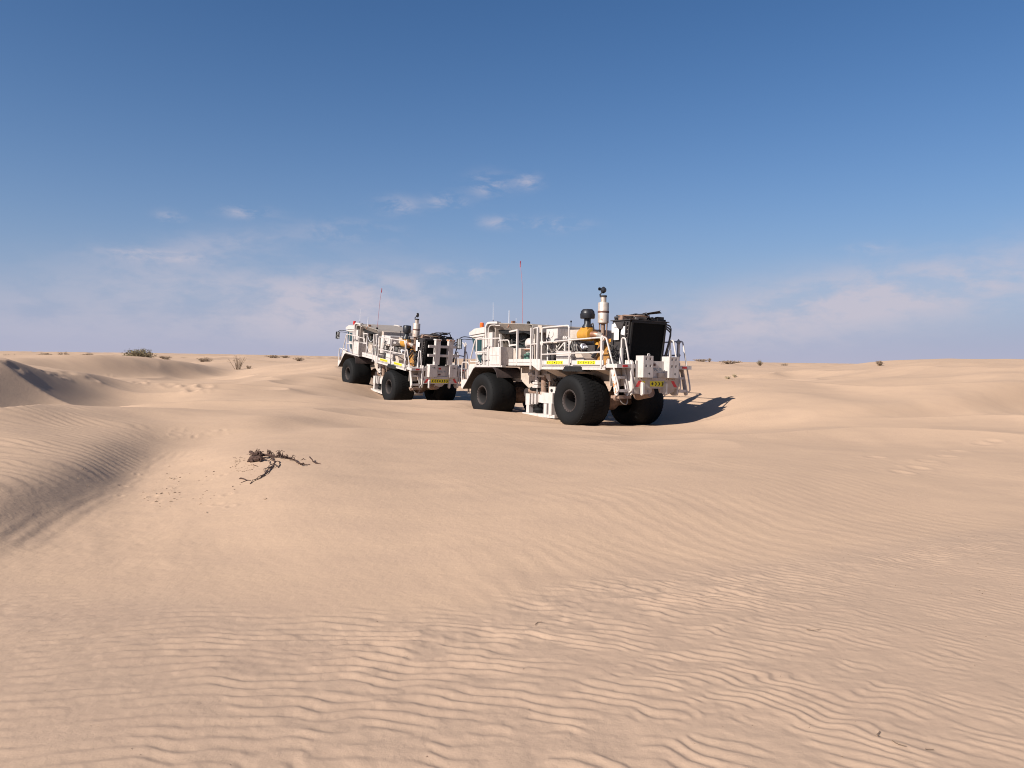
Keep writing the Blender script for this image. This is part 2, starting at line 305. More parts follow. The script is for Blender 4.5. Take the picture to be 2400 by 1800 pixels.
def detail(X, Y, z0):
    r = np.hypot(X, Y); front = Y > 0.3
    u = np.where(front, X / np.maximum(Y, .3), 0)
    px = 1200 + F_PX * np.clip(u, -.94, .94)
    # where the ripples are strong: the flat in front, the left dune's back; weak on the mound
    toeY = pchip([-600, 0, 400, 800, 1100, 1365, 1700, 2100, 2400, 3000], [6.2, 5.55, 5.3, 5.1, 5.2, 5.9, 6.4, 7.1, 8.1, 9.8], px.ravel()).reshape(px.shape)
    toeY = toeY + .5 * (fbm(X * .9, Y * .9, 31, 3) - .5)
    flat = 1 - sstep(-.35, .25, Y - toeY)
    footY = pchip([-600, 0, 108, 217, 320, 390, 3000], [6.4, 7.4, 8.2, 9.2, 11.2, 13.6, 13.7], px.ravel()).reshape(px.shape)
    leftback = sstep(.0, .9, Y - footY) * (1 - sstep(18, 24, r)) * sstep(-.455, -.50, u)
    trough = sstep(-.34, -.46, u) * sstep(5.5, 6.3, Y) * (1 - sstep(-.6, .1, Y - footY))
    mound = (1 - flat) * (1 - sstep(15, 22, r))
    far = sstep(20, 30, r)
    wx, wy = warp_field(X, Y)
    # ripple trains: crest direction turns from left-right on the left to diagonal on the right
    lam = .108
    Xc = np.clip(X, -3.2, 3.2); gx = .35 + .30 * Xc
    q_ = Y + .35 * X + .15 * Xc * Xc + (X - Xc) * .30 * Xc
    al = X - gx * Y * .6                                     # coordinate along the crests
    lob = (al + 1.3 * wx + .5 * (fbm(X * 1.7, Y * 1.7, 16, 2) - .5)) / .26
    mid_ = sstep(-2.2, -.5, X) * (1 - .5 * sstep(1.4, 3.0, X))
    ph = (q_ + .9 * wy + .15 * (fbm(X * 2.6, Y * 1.9, 15, 3) - .5) + (.006 + .022 * mid_) * np.sin(2 * np.pi * lob) * (.4 + 1.2 * fbm(X * 1.1, Y * 1.1, 19, 2))) / lam
    ph = np.where(r < 30, ph, 0)
    t = ph - np.floor(ph)
    wav = np.where(t < .62, .5 - .5 * np.cos(np.pi * t / .62), .5 + .5 * np.cos(np.pi * (t - .62) / .38))
    broken = sstep(.32, .62, fbm(X * 4.2 + 1.7 * wx, Y * 6.5, 21, 3))
    long_ = sstep(.05, -1.2, X)                      # long unbroken crests on the left, scalloped ones in the middle
    brk = broken * (1 - .18 * long_) + .18 * long_
    amp_flat = .0070 * brk * (1 - .45 * sstep(.9, 2.6, X)) * (.55 + .9 * fbm(X * .7, Y * .7, 44, 2))
    rp = flat * amp_flat * (wav - .4) * (1 + .9 * np.exp(-((Y - toeY + .75) / .6) ** 2))
    # scallops: small crescent hollows between the crests
    n1 = fbm(X * 6.5 + 2 * wx, Y * 8.5 + 2 * wy, 61, 3)
    rp += flat * .011 * (n1 - .5) * (.35 + .65 * mid_) * (1 + 1.0 * np.exp(-((Y - toeY + .7) / .55) ** 2))
    # finer, fainter ripples on the mound and on the back of the left dune
    lam2 = .24
    ph2 = (Y * .55 + .95 * X + 1.6 * wx + .9 * wy) / lam2
    w2 = .5 + .5 * np.sin(2 * np.pi * ph2); w2 = w2 ** 1.3
    rp += mound * (.0005 + .0026 * sstep(.42, .62, fbm(X * .5, Y * .5, 70, 3)) * sstep(-.2, .05, u)) * (w2 - .5) * (1 - leftback) * (1 - sstep(14, 18, r))
    ph3 = (Y * .9 + .25 * X + 1.8 * wy + .8 * wx) / .22
    t3 = ph3 - np.floor(ph3); w3 = np.where(t3 < .65, .5 - .5 * np.cos(np.pi * t3 / .65), .5 + .5 * np.cos(np.pi * (t3 - .65) / .35))
    rp += leftback * .012 * (w3 - .5) * (.5 + .7 * fbm(X, Y, 71, 2))
    ph4 = (Y * .25 + X * 1.0 + .5 * wy) / .16
    rp += trough * sstep(-1.5, -.7, Y - footY) * .0026 * np.sin(2 * np.pi * ph4) * sstep(.35, .65, fbm(X * 2, Y * 2, 73, 2))
    rp += trough * .014 * (fbm(X * 4, Y * 4, 75, 3) - .5)
    # soft undulation
    und = (fbm(X * .35, Y * .35, 90, 3) - .5) * .10 * sstep(5, 10, r) * (1 - sstep(16, 26, r)) + (fbm(X * 1.4, Y * 1.4, 92, 2) - .5) * .016
    # far dune field
    rx = X * .93 + Y * .36; ry = -X * .36 + Y * .93
    rid = 1 - np.abs(2 * fbm(rx * .035, ry * .055, 95, 3) - 1) ; rid = rid ** 2.2
    fd = sstep(66, 95, r) * (1 - sstep(400, 900, r)) * ((rid - .72) * 1.15)
    md = sstep(32, 45, r) * (1 - sstep(62, 80, r)) * (fbm(rx * .12, ry * .2, 99, 3) - .5) * .4
    for (qx, qy, qz, qr) in PADS:
        m = (np.abs(X - qx) < qr * 3) & (np.abs(Y - qy) < qr * 3)
        if m.any():
            w = .92 * np.exp(-(((X[m] - qx) ** 2 + (Y[m] - qy) ** 2) / qr ** 2) ** 1.5)
            z0[m] = z0[m] * (1 - w) + w * (qz + .07 * (fbm(X[m] * 2.5, Y[m] * 2.5, 140, 3) - .5)); und[m] *= 1 - w
    # low hummocks of blown sand, kept away from the ground packed by the trucks
    h1 = 1 - np.abs(2 * fbm(rx * .16 + 3.1, ry * .23, 151, 2) - 1); hm = sstep(12.5, 18, r) * (1 - sstep(50, 66, r))
    for (qx, qy, ql) in ((1.6, 26.0, 5.5), (-5.8, 38.4, 6.0)): hm = hm * (1 - np.exp(-((X - qx) ** 2 + (Y - qy) ** 2) / ql ** 2))
    und = und + hm * .34 * (h1 ** 1.6 - .5)
    z = z0 + rp + und + fd + md
    for (fx, fy, fr, fd_) in FOOTPRINTS:
        m = (np.abs(X - fx) < fr * 3) & (np.abs(Y - fy) < fr * 3)
        if m.any():
            q = ((X[m] - fx) ** 2 + (Y[m] - fy) ** 2) / fr ** 2
            z[m] += -fd_ * np.exp(-q) + fd_ * .75 * np.exp(-((np.sqrt(q) - 1.35) / .5) ** 2)
    return z
def height(x, y):
    x = np.atleast_1d(np.asarray(x, float)); y = np.atleast_1d(np.asarray(y, float))
    r = np.hypot(x, y); a = np.arctan2(x, y)
    z0 = np.array([base_height(np.array([a[i]]), np.array([r[i]]))[0, 0] for i in range(len(x))])
    return detail(x, y, z0)
def ground_at(px, py, lo=2.0, hi=200.0):
    """the point of the ground seen at a place of the photograph"""
    d = ydir(px, py); ys = np.exp(np.linspace(math.log(lo), math.log(hi), 500))
    az0 = math.atan(d[0]); r = ys / math.cos(az0)
    g = detail(d[0] * ys, ys, base_height(np.array([az0]), r)[0])
    f = EYE + d[2] * ys - g
    k = np.where(f < 0)[0]
    if len(k) == 0: k = [len(ys) - 1]
    y = ys[k[0]]
    return Vector((d[0] * y, y, g[k[0]]))

def truck_axes(p):
    x, y, z, h, pi, ro = p
    f = Vector((math.sin(h), math.cos(h), 0)); l = Vector((-math.cos(h), math.sin(h), 0)); u = Vector((0, 0, 1))
    f2 = f * math.cos(pi) + u * math.sin(pi); u2 = u * math.cos(pi) - f * math.sin(pi)
    return Vector((x, y, z)), f2, l * math.cos(ro) + u2 * math.sin(ro), u2 * math.cos(ro) - l * math.sin(ro)
TRUCK_A = (3.0226, 23.8157, -0.4118, -0.5925, -0.0117, 0.0148)
TRUCK_B = (-4.4338, 36.4109, -0.5371, -0.5946, 0.1029, 0.0150)
for tp, sinks in ((TRUCK_A, (.10, .08, .22, .12)), (TRUCK_B, (.09, .08, .26, .10))):
    o_, f_, l_, u_ = truck_axes(tp)
    for (wx, sy), sk in zip(((0, 1), (0, -1), (4.96, 1), (4.96, -1)), sinks):
        c = o_ + f_ * wx + l_ * (sy * 1.11); PADS.append((c.x, c.y, c.z + sk, 1.3 if sk > .2 else .95))
for fpx, fpy in ((2110, 1108), (2172, 1082), (2150, 1098), (2245, 1058), (2215, 1070), (2300, 1042), (2330, 1035), (2050, 1072)):
    g = ground_at(fpx, fpy, 6, 30); FOOTPRINTS.append((g.x, g.y, .15, .013))
rnd = random.Random(4)
for k in range(16):      # broken edge of the bowl and the crusted patch by the dead branch
    g = ground_at(rnd.uniform(270, 560), rnd.uniform(1105, 1200), 6, 20); FOOTPRINTS.append((g.x, g.y, rnd.uniform(.03, .06), rnd.uniform(.004, .010)))
for k in range(30):
    t = rnd.random(); g = ground_at(20 + 480 * t, 854 + 55 * t + rnd.uniform(0, 14), 18, 60); FOOTPRINTS.append((g.x, g.y, rnd.uniform(.1, .25), rnd.uniform(.01, .035)))
for k in range(14):
    g = ground_at(rnd.uniform(395, 540), rnd.uniform(1002, 1030), 12, 22); FOOTPRINTS.append((g.x, g.y, rnd.uniform(.05, .10), rnd.uniform(.004, .010)))

def build_ground():
    dense = np.linspace(R(-39), R(39), 930)
    side = np.concatenate([np.linspace(R(39), R(60), 45)[1:], np.linspace(R(60), R(300), 60)[1:], np.linspace(R(300), R(321), 45)[1:-1]])
    azs = np.concatenate([dense, side])
    rs = [0.35]
    while rs[-1] < 2600:
        r = rs[-1]
        if r < 2.4: st = .06
        elif r < 9: st = max(.0105, r * .0030)
        elif r < 60: st = r * .0046
        else: st = r * .011
        rs.append(r + st)
    r = np.array(rs)
    azw = np.where(azs > math.pi, azs - 2 * math.pi, azs)
    z0 = base_height(azw, r)
    nd = len(dense); kk = np.arange(-27, 28); gk = np.exp(-(kk / 9.0) ** 2 / 2); gk /= gk.sum()
    pad = np.concatenate([np.repeat(z0[:1], 27, 0), z0[:nd], np.repeat(z0[nd - 1:nd], 27, 0)], 0)
    sm = sum(g * pad[i_:i_ + nd] for i_, g in enumerate(gk))
    wf = sstep(0, 40, np.minimum(np.arange(nd), nd - 1 - np.arange(nd)))[:, None]
    z0[:nd] = z0[:nd] * (1 - wf) + sm * wf
    X = np.sin(azs)[:, None] * r; Y = np.cos(azs)[:, None] * r
    Z = detail(X, Y, z0)
    na, nr = Z.shape
    co_ = np.stack([X, Y, Z], 2).reshape(-1, 3)
    i = np.arange(na); j = np.arange(nr - 1)
    a = (i[:, None] * nr + j).ravel(); b = (((i + 1) % na)[:, None] * nr + j).ravel()
    quads = np.stack([a, a + 1, b + 1, b], 1)
    co_ = np.vstack([co_, [[0, 0, 0]]]); c0 = len(co_) - 1
    tri = np.stack([i * nr, ((i + 1) % na) * nr, np.full(na, c0)], 1)
    me = bpy.data.meshes.new('sand_dunes')
    nv, nq, n3 = len(co_), len(quads), len(tri)
    me.vertices.add(nv); me.vertices.foreach_set('co', co_.astype(np.float32).ravel())
    me.loops.add(nq * 4 + n3 * 3); me.loops.foreach_set('vertex_index', np.concatenate([quads.ravel(), tri.ravel()]).astype(np.int32))
    me.polygons.add(nq + n3)
    me.polygons.foreach_set('loop_start', np.concatenate([np.arange(nq) * 4, nq * 4 + np.arange(n3) * 3]).astype(np.int32))
    me.polygons.foreach_set('use_smooth', np.ones(nq + n3, bool))
    me.update(); me.validate()
    # coarse, paler-pink grain collects on the rippled flats
    u = np.where(Y > .3, X / np.maximum(Y, .3), 0); px = 1200 + F_PX * np.clip(u, -.94, .94)
    toeY = pchip([-600, 0, 400, 800, 1100, 1365, 1700, 2100, 2400, 3000], [6.2, 5.55, 5.3, 5.1, 5.2, 5.9, 6.4, 7.1, 8.1, 9.8], px.ravel()).reshape(px.shape)
    fl = 1 - sstep(-.5, .3, Y - toeY + .5 * (fbm(X * .9, Y * .9, 31, 3) - .5))
    at = me.attributes.new('coarse', 'FLOAT', 'POINT'); at.data.foreach_set('value', np.append(fl.ravel(), 1).astype(np.float32))
    o = bpy.data.objects.new('sand_dunes', me); COL.objects.link(o); o['kind'] = 'structure'
    m = bpy.data.materials.new('sand'); m.use_nodes = True; t = m.node_tree; b = t.nodes['Principled BSDF']
    b.inputs['Roughness'].default_value = 0.95; b.inputs['Specular IOR Level'].default_value = 0.12
    geo = t.nodes.new('ShaderNodeNewGeometry')
    def nz(sc, det, ro):
        n = t.nodes.new('ShaderNodeTexNoise'); n.inputs['Scale'].default_value = sc; n.inputs['Detail'].default_value = det; n.inputs['Roughness'].default_value = ro
        t.links.new(geo.outputs['Position'], n.inputs['Vector']); return n.outputs[0]
    def mx(f, a, c):
        n = t.nodes.new('ShaderNodeMix'); n.data_type = 'RGBA'; t.links.new(f, n.inputs[0])
        for k, v in ((6, a), (7, c)):
            if isinstance(v, tuple): n.inputs[k].default_value = (*v, 1)
            else: t.links.new(v, n.inputs[k])
        return n.outputs[2]
    at_ = t.nodes.new('ShaderNodeAttribute'); at_.attribute_name = 'coarse'
    c = mx(nz(.35, 4, .6), SAND_A, SAND_B)
    c = mx(at_.outputs['Fac'], c, SAND_C)
    mp = t.nodes.new('ShaderNodeMapping'); mp.inputs['Scale'].default_value = (.9, 2.2, 1); mp.inputs['Rotation'].default_value = (0, 0, .35); t.links.new(geo.outputs['Position'], mp.inputs[0])
    n3 = t.nodes.new('ShaderNodeTexNoise'); n3.inputs['Scale'].default_value = 1.0; n3.inputs['Detail'].default_value = 7; n3.inputs['Roughness'].default_value = .65; t.links.new(mp.outputs[0], n3.inputs['Vector'])
    r3 = t.nodes.new('ShaderNodeMapRange'); t.links.new(n3.outputs[0], r3.inputs[0]); r3.inputs[1].default_value = .4; r3.inputs[2].default_value = .7; r3.inputs[3].default_value = 0; r3.inputs[4].default_value = .55
    c = mx(r3.outputs[0], c, (.378, .266, .193))
    gr = t.nodes.new('ShaderNodeMapRange'); t.links.new(nz(220, 3, .7), gr.inputs[0]); gr.inputs[1].default_value = .35; gr.inputs[2].default_value = .75; gr.inputs[3].default_value = 0; gr.inputs[4].default_value = .28
    c = mx(gr.outputs[0], c, (.33, .22, .15))
    t.links.new(c, b.inputs['Base Color'])
    bn = t.nodes.new('ShaderNodeBump'); bn.inputs['Strength'].default_value = .35; bn.inputs['Distance'].default_value = .004
    t.links.new(nz(160, 4, .7), bn.inputs['Height'])
    b2 = t.nodes.new('ShaderNodeBump'); b2.inputs['Strength'].default_value = .25; b2.inputs['Distance'].default_value = .03
    t.links.new(nz(14, 5, .6), b2.inputs['Height']); t.links.new(bn.outputs[0], b2.inputs['Normal']); t.links.new(b2.outputs[0], b.inputs['Normal'])
    me.materials.append(m)
    return o
SAND_A, SAND_B, SAND_C = (.452, .318, .221), (.432, .302, .209), (.388, .277, .200)
build_ground()

# ------------------------------------------------------------------ mesh builder
def fillet(pts, rad, n=4):
    pts = [Vector(p) for p in pts]; out = [pts[0]]
    for a, b, c in zip(pts[:-2], pts[1:-1], pts[2:]):
        d1 = (a - b); d2 = (c - b); l = min(rad, d1.length * .48, d2.length * .48)
        p1 = b + d1.normalized() * l; p2 = b + d2.normalized() * l
        for k in range(n + 1):
            t = k / n; out.append(p1 * (1 - t) ** 2 + b * 2 * t * (1 - t) + p2 * t * t)
    out.append(pts[-1]); return out
class MB:
    def __init__(s): s.v = []; s.f = []
    def add(s, vs, fs):
        o = len(s.v); s.v += [tuple(q) for q in vs]; s.f += [tuple(i + o for i in f) for f in fs]; return s
    def box(s, x0, x1, y0, y1, z0, z1):
        return s.add([(x, y, z) for x in (x0, x1) for y in (y0, y1) for z in (z0, z1)],
                     [(0, 1, 3, 2), (4, 6, 7, 5), (0, 4, 5, 1), (2, 3, 7, 6), (0, 2, 6, 4), (1, 5, 7, 3)])
    def bar(s, a, b, w, h=None, up=(0, 0, 1)):
        a = Vector(a); b = Vector(b); d = (b - a).normalized(); up = Vector(up)
        if abs(d.dot(up)) > .98: up = Vector((1, 0, 0))
        r = d.cross(up).normalized(); u = r.cross(d); h = h or w
        vs = [p + r * i * w / 2 + u * j * h / 2 for p in (a, b) for i in (-1, 1) for j in (-1, 1)]
        return s.add(vs, [(0, 1, 3, 2), (4, 6, 7, 5), (0, 4, 5, 1), (2, 3, 7, 6), (0, 2, 6, 4), (1, 5, 7, 3)])
    def tube(s, pts, r, n=7, rend=None, closed=False):
        pts = [Vector(p) for p in pts]; m = len(pts); vs = []; fs = []; up = Vector((0.13, 0.29, 0.95))
        for i, p in enumerate(pts):
            d = (pts[min(i + 1, m - 1)] - pts[max(i - 1, 0)])
            if closed: d = pts[(i + 1) % m] - pts[i - 1]
            d.normalize(); x = d.cross(up)
            if x.length < .1: x = d.cross(Vector((1, 0, 0)))
            x.normalize(); y = d.cross(x); rr = r if rend is None else r + (rend - r) * i / (m - 1)
            vs += [p + x * math.cos(2 * math.pi * k / n) * rr + y * math.sin(2 * math.pi * k / n) * rr for k in range(n)]
        for i in range(m if closed else m - 1):
            j = (i + 1) % m
            for k in range(n): fs.append((i * n + k, i * n + (k + 1) % n, j * n + (k + 1) % n, j * n + k))
        if not closed: fs += [tuple(range(n)), tuple(range((m - 1) * n, m * n))]
        return s.add(vs, fs)
    def cyl(s, a, b, r0, r1=None, n=16):
        a = Vector(a); b = Vector(b); r1 = r0 if r1 is None else r1; d = (b - a).normalized()
        x = d.orthogonal().normalized(); y = d.cross(x)
        vs = [p + (x * math.cos(2 * math.pi * k / n) + y * math.sin(2 * math.pi * k / n)) * r for p, r in ((a, r0), (b, r1)) for k in range(n)]
        return s.add(vs, [(k, (k + 1) % n, n + (k + 1) % n, n + k) for k in range(n)] + [tuple(range(n)), tuple(range(n, 2 * n))])
    def lathe(s, prof, c=(0, 0, 0), axis='z', n=32):
        c = Vector(c); vs = []; m = len(prof)
        for k in range(n):
            a = 2 * math.pi * k / n
            for r, h in prof:
                p = {'z': (r * math.cos(a), r * math.sin(a), h), 'y': (r * math.cos(a), h, r * math.sin(a)), 'x': (h, r * math.cos(a), r * math.sin(a))}[axis]
                vs.append(c + Vector(p))
        fs = [(k * m + i, k * m + i + 1, ((k + 1) % n) * m + i + 1, ((k + 1) % n) * m + i) for k in range(n) for i in range(m - 1)]
        return s.add(vs, fs)
    def prism(s, poly, axis, a0, a1):
        n = len(poly)
        def P3(p, a): return {'y': (p[0], a, p[1]), 'x': (a, p[0], p[1]), 'z': (p[0], p[1], a)}[axis]
        vs = [P3(p, a0) for p in poly] + [P3(p, a1) for p in poly]
        return s.add(vs, [tuple(range(n)), tuple(range(n, 2 * n))] + [(k, (k + 1) % n, n + (k + 1) % n, n + k) for k in range(n)])
    def sweep(s, path, t0, t1, y0, y1):
        """a strip following an xz path: offset t0..t1 along the path's normal, from y0 to y1"""
        q = []; m = len(path)
        for i in range(m):
            a = Vector(path[max(i - 1, 0)]); b = Vector(path[min(i + 1, m - 1)]); d = (b - a).normalized(); nn = Vector((-d.y, d.x)); p = Vector(path[i])
            q.append((p + nn * t0, p + nn * t1))
        vs = [(w.x, y, w.y) for pr in q for w in pr for y in (y0, y1)]
        fs = []
        for i in range(m - 1):
            o = 4 * i; fs += [(o, o + 1, o + 5, o + 4), (o + 2, o + 6, o + 7, o + 3), (o, o + 4, o + 6, o + 2), (o + 1, o + 3, o + 7, o + 5)]
        fs += [(0, 2, 3, 1), (4 * m - 4, 4 * m - 3, 4 * m - 1, 4 * m - 2)]
        return s.add(vs, fs)
    def mesh(s, name, m, smooth=True, recalc=True):
        me = bpy.data.meshes.new(name); me.from_pydata(s.v, [], s.f)
        if recalc:
            bm = bmesh.new(); bm.from_mesh(me); bmesh.ops.recalc_face_normals(bm, faces=bm.faces); bm.to_mesh(me); bm.free()
        if m: me.materials.append(MATS[m])
        if smooth:
            me.polygons.foreach_set('use_smooth', [True] * len(me.polygons)); me.set_sharp_from_angle(angle=R(38))
        me.update(); return me
    def build(s, name, m, parent=None, smooth=True, **k):
        o = bpy.data.objects.new(name, s.mesh(name, m, smooth)); COL.objects.link(o)
        if parent is not None: o.parent = parent
        for a, b in k.items(): o[a] = b
        return o
def thing(name, label, cat, loc=(0, 0, 0), group=None, mtx=None):
    o = bpy.data.objects.new(name, None); COL.objects.link(o); o.empty_display_size = .3
    if mtx is not None: o.matrix_world = mtx
    else: o.location = loc
    o['label'] = label; o['category'] = cat
    if group: o['group'] = group
    return o
def tag(o, label, cat, group=None):
    o['label'] = label; o['category'] = cat
    if group: o['group'] = group
    return o

# ------------------------------------------------------------------ the two vibrator trucks (x forward, y left, z up, origin on the ground under the rear axle)
LB, WY, TR = 4.96, 1.11, 0.82
def tyre_mesh(tread):
    m = MB()
    half = [(.320, .44), (.350, .480), (.40, .508), (.50, .538), (.59, .549), (.66, .540), (.715, .508), (.757, .452), (.787, .365), (.806, .22), (.813, .0)]
    prof = half + [(r, -y) for r, y in half[-2::-1]]
    m.lathe(prof + [half[0]], axis='y', n=56)
    rr = random.Random(3)
    N = 46
    for row, y0 in enumerate((-.40, -.24, -.08, .08, .24, .40)):
        for k in range(N):
            a = 2 * math.pi * (k + .5 * (row % 2)) / N; da = 2 * math.pi / N * .40
            rb = .766 if abs(y0) > .35 else (.800 if abs(y0) > .2 else .811); h = tread
            vs = []
            for rad in (rb - .02, rb + h):
                for aa, sk in ((a - da, -.02), (a + da, .02)):
                    for yy in (y0 - .066, y0 + .066):
                        q = rad + (0 if abs(y0) < .1 else .008 if abs(yy) < abs(y0) else -.010) * (1.9 if abs(y0) > .35 else 1); vs.append((q * math.cos(aa), yy + sk, q * math.sin(aa)))
            m.add(vs, [(0, 1, 3, 2), (4, 6, 7, 5), (0, 4, 5, 1), (2, 3, 7, 6), (0, 2, 6, 4), (1, 5, 7, 3)])
    return m.mesh('tyre', 'rubber')
TYRES = {}
def rim_mesh():
    m = MB(); m.lathe([(.31, .42), (.336, .455), (.342, .468), (.332, .478), (.305, .472), (.286, .45), (.270, .41), (.268, .40), (.30, .42)], axis='y', n=40)
    for k in range(20):
        a = 2 * math.pi * k / 20; c = Vector((.308 * math.cos(a), .470, .308 * math.sin(a))); m.cyl(c, c + Vector((0, .018, 0)), .011, n=6)
    return m.mesh('rim', 'rim_metal')
def disc_mesh():
    m = MB(); m.lathe([(.0001, .11), (.13, .11), (.14, .07), (.258, .06), (.262, .40), (.275, .42), (.28, .40), (.28, .04)], axis='y', n=32)
    for k in range(10):
        a = 2 * math.pi * k / 10; c = Vector((.20 * math.cos(a), .06, .20 * math.sin(a))); m.cyl(c, c + Vector((0, .035, 0)), .016, n=6)
    m.lathe([(.0001, .19), (.075, .185), (.085, .11)], axis='y', n=20)
    return m.mesh('hub', 'rim_dark')
SHARED = {}
def shared(key, fn):
    if key not in SHARED: SHARED[key] = fn()
    return SHARED[key]
def link(name, me, parent, loc=(0, 0, 0), rot=(0, 0, 0)):
    o = bpy.data.objects.new(name, me); COL.objects.link(o); o.parent = parent; o.location = loc; o.rotation_euler = rot; return o
def text_mesh(body, size, m):
    c = bpy.data.curves.new('lettering', 'FONT'); c.body = body; c.size = size; c.align_x = 'CENTER'; c.align_y = 'CENTER'; c.extrude = .001; c.space_character = .92
    o = bpy.data.objects.new('tmp_text', c); COL.objects.link(o)
    dg = bpy.context.evaluated_depsgraph_get(); me = bpy.data.meshes.new_from_object(o.evaluated_get(dg))
    bpy.data.objects.remove(o, do_unlink=True); me.materials.clear(); me.materials.append(MATS[m]); me.name = 'lettering'
    return me
def chev(cx, cz, w, h, t, d):           # one chevron outline, pointing d
    q = [(-w / 2, h / 2), (-w / 2 + t, h / 2), (w / 2, 0), (-w / 2 + t, -h / 2), (-w / 2, -h / 2), (w / 2 - t, 0)]
    return [(cx + d * a, cz + b) for a, b in q]
def chevron_sign(root, axis, plane, c0, c1, z0, z1, marks, out):
    """yellow strip with dark chevrons; axis is the plane's normal axis; marks: list of (position, kind)"""
    e = .004 * out
    p = MB().prism([(c0, z0), (c1, z0), (c1, z1), (c0, z1)], axis, plane, plane + e).build('chevron_sign', 'sign_yellow', root)
    h = (z1 - z0) * .74; zc = (z0 + z1) / 2
    for pos, kind in marks:
        if kind == 0:
            s = h * .42; poly = [(pos - s, zc), (pos, zc + s), (pos + s, zc), (pos, zc - s)]
        else: poly = chev(pos, zc, h * .72, h, h * .34, kind)
        MB().prism(poly, axis, plane + e * 1.5, plane + e * 2.2).build('chevron', 'sign_black', p)
    return p
def rail(root, pts, r=.024, rad=.10, m='white_paint', name='handrail'):
    return MB().tube(fillet(pts, rad), r, 7).build(name, m, root)
def hoses(root, seed, n, x0, x1, y0, y1, z0, z1, r0=.012, r1=.024, m='hose'):
    rr = random.Random(seed)
    for k in range(n):
        a = Vector((rr.uniform(x0, x1), rr.uniform(y0, y1), rr.uniform(z0, z1))); b = Vector((rr.uniform(x0, x1), rr.uniform(y0, y1), rr.uniform(z0, z1)))
        mid = (a + b) / 2 + Vector((rr.uniform(-.15, .15), rr.uniform(0, .2), rr.uniform(-.25, .25)))
        pts = [a * (1 - t) ** 2 + mid * 2 * t * (1 - t) + b * t * t for t in [i / 9 for i in range(10)]]
        MB().tube(pts, rr.uniform(r0, r1), 6).build('hose', m, root)

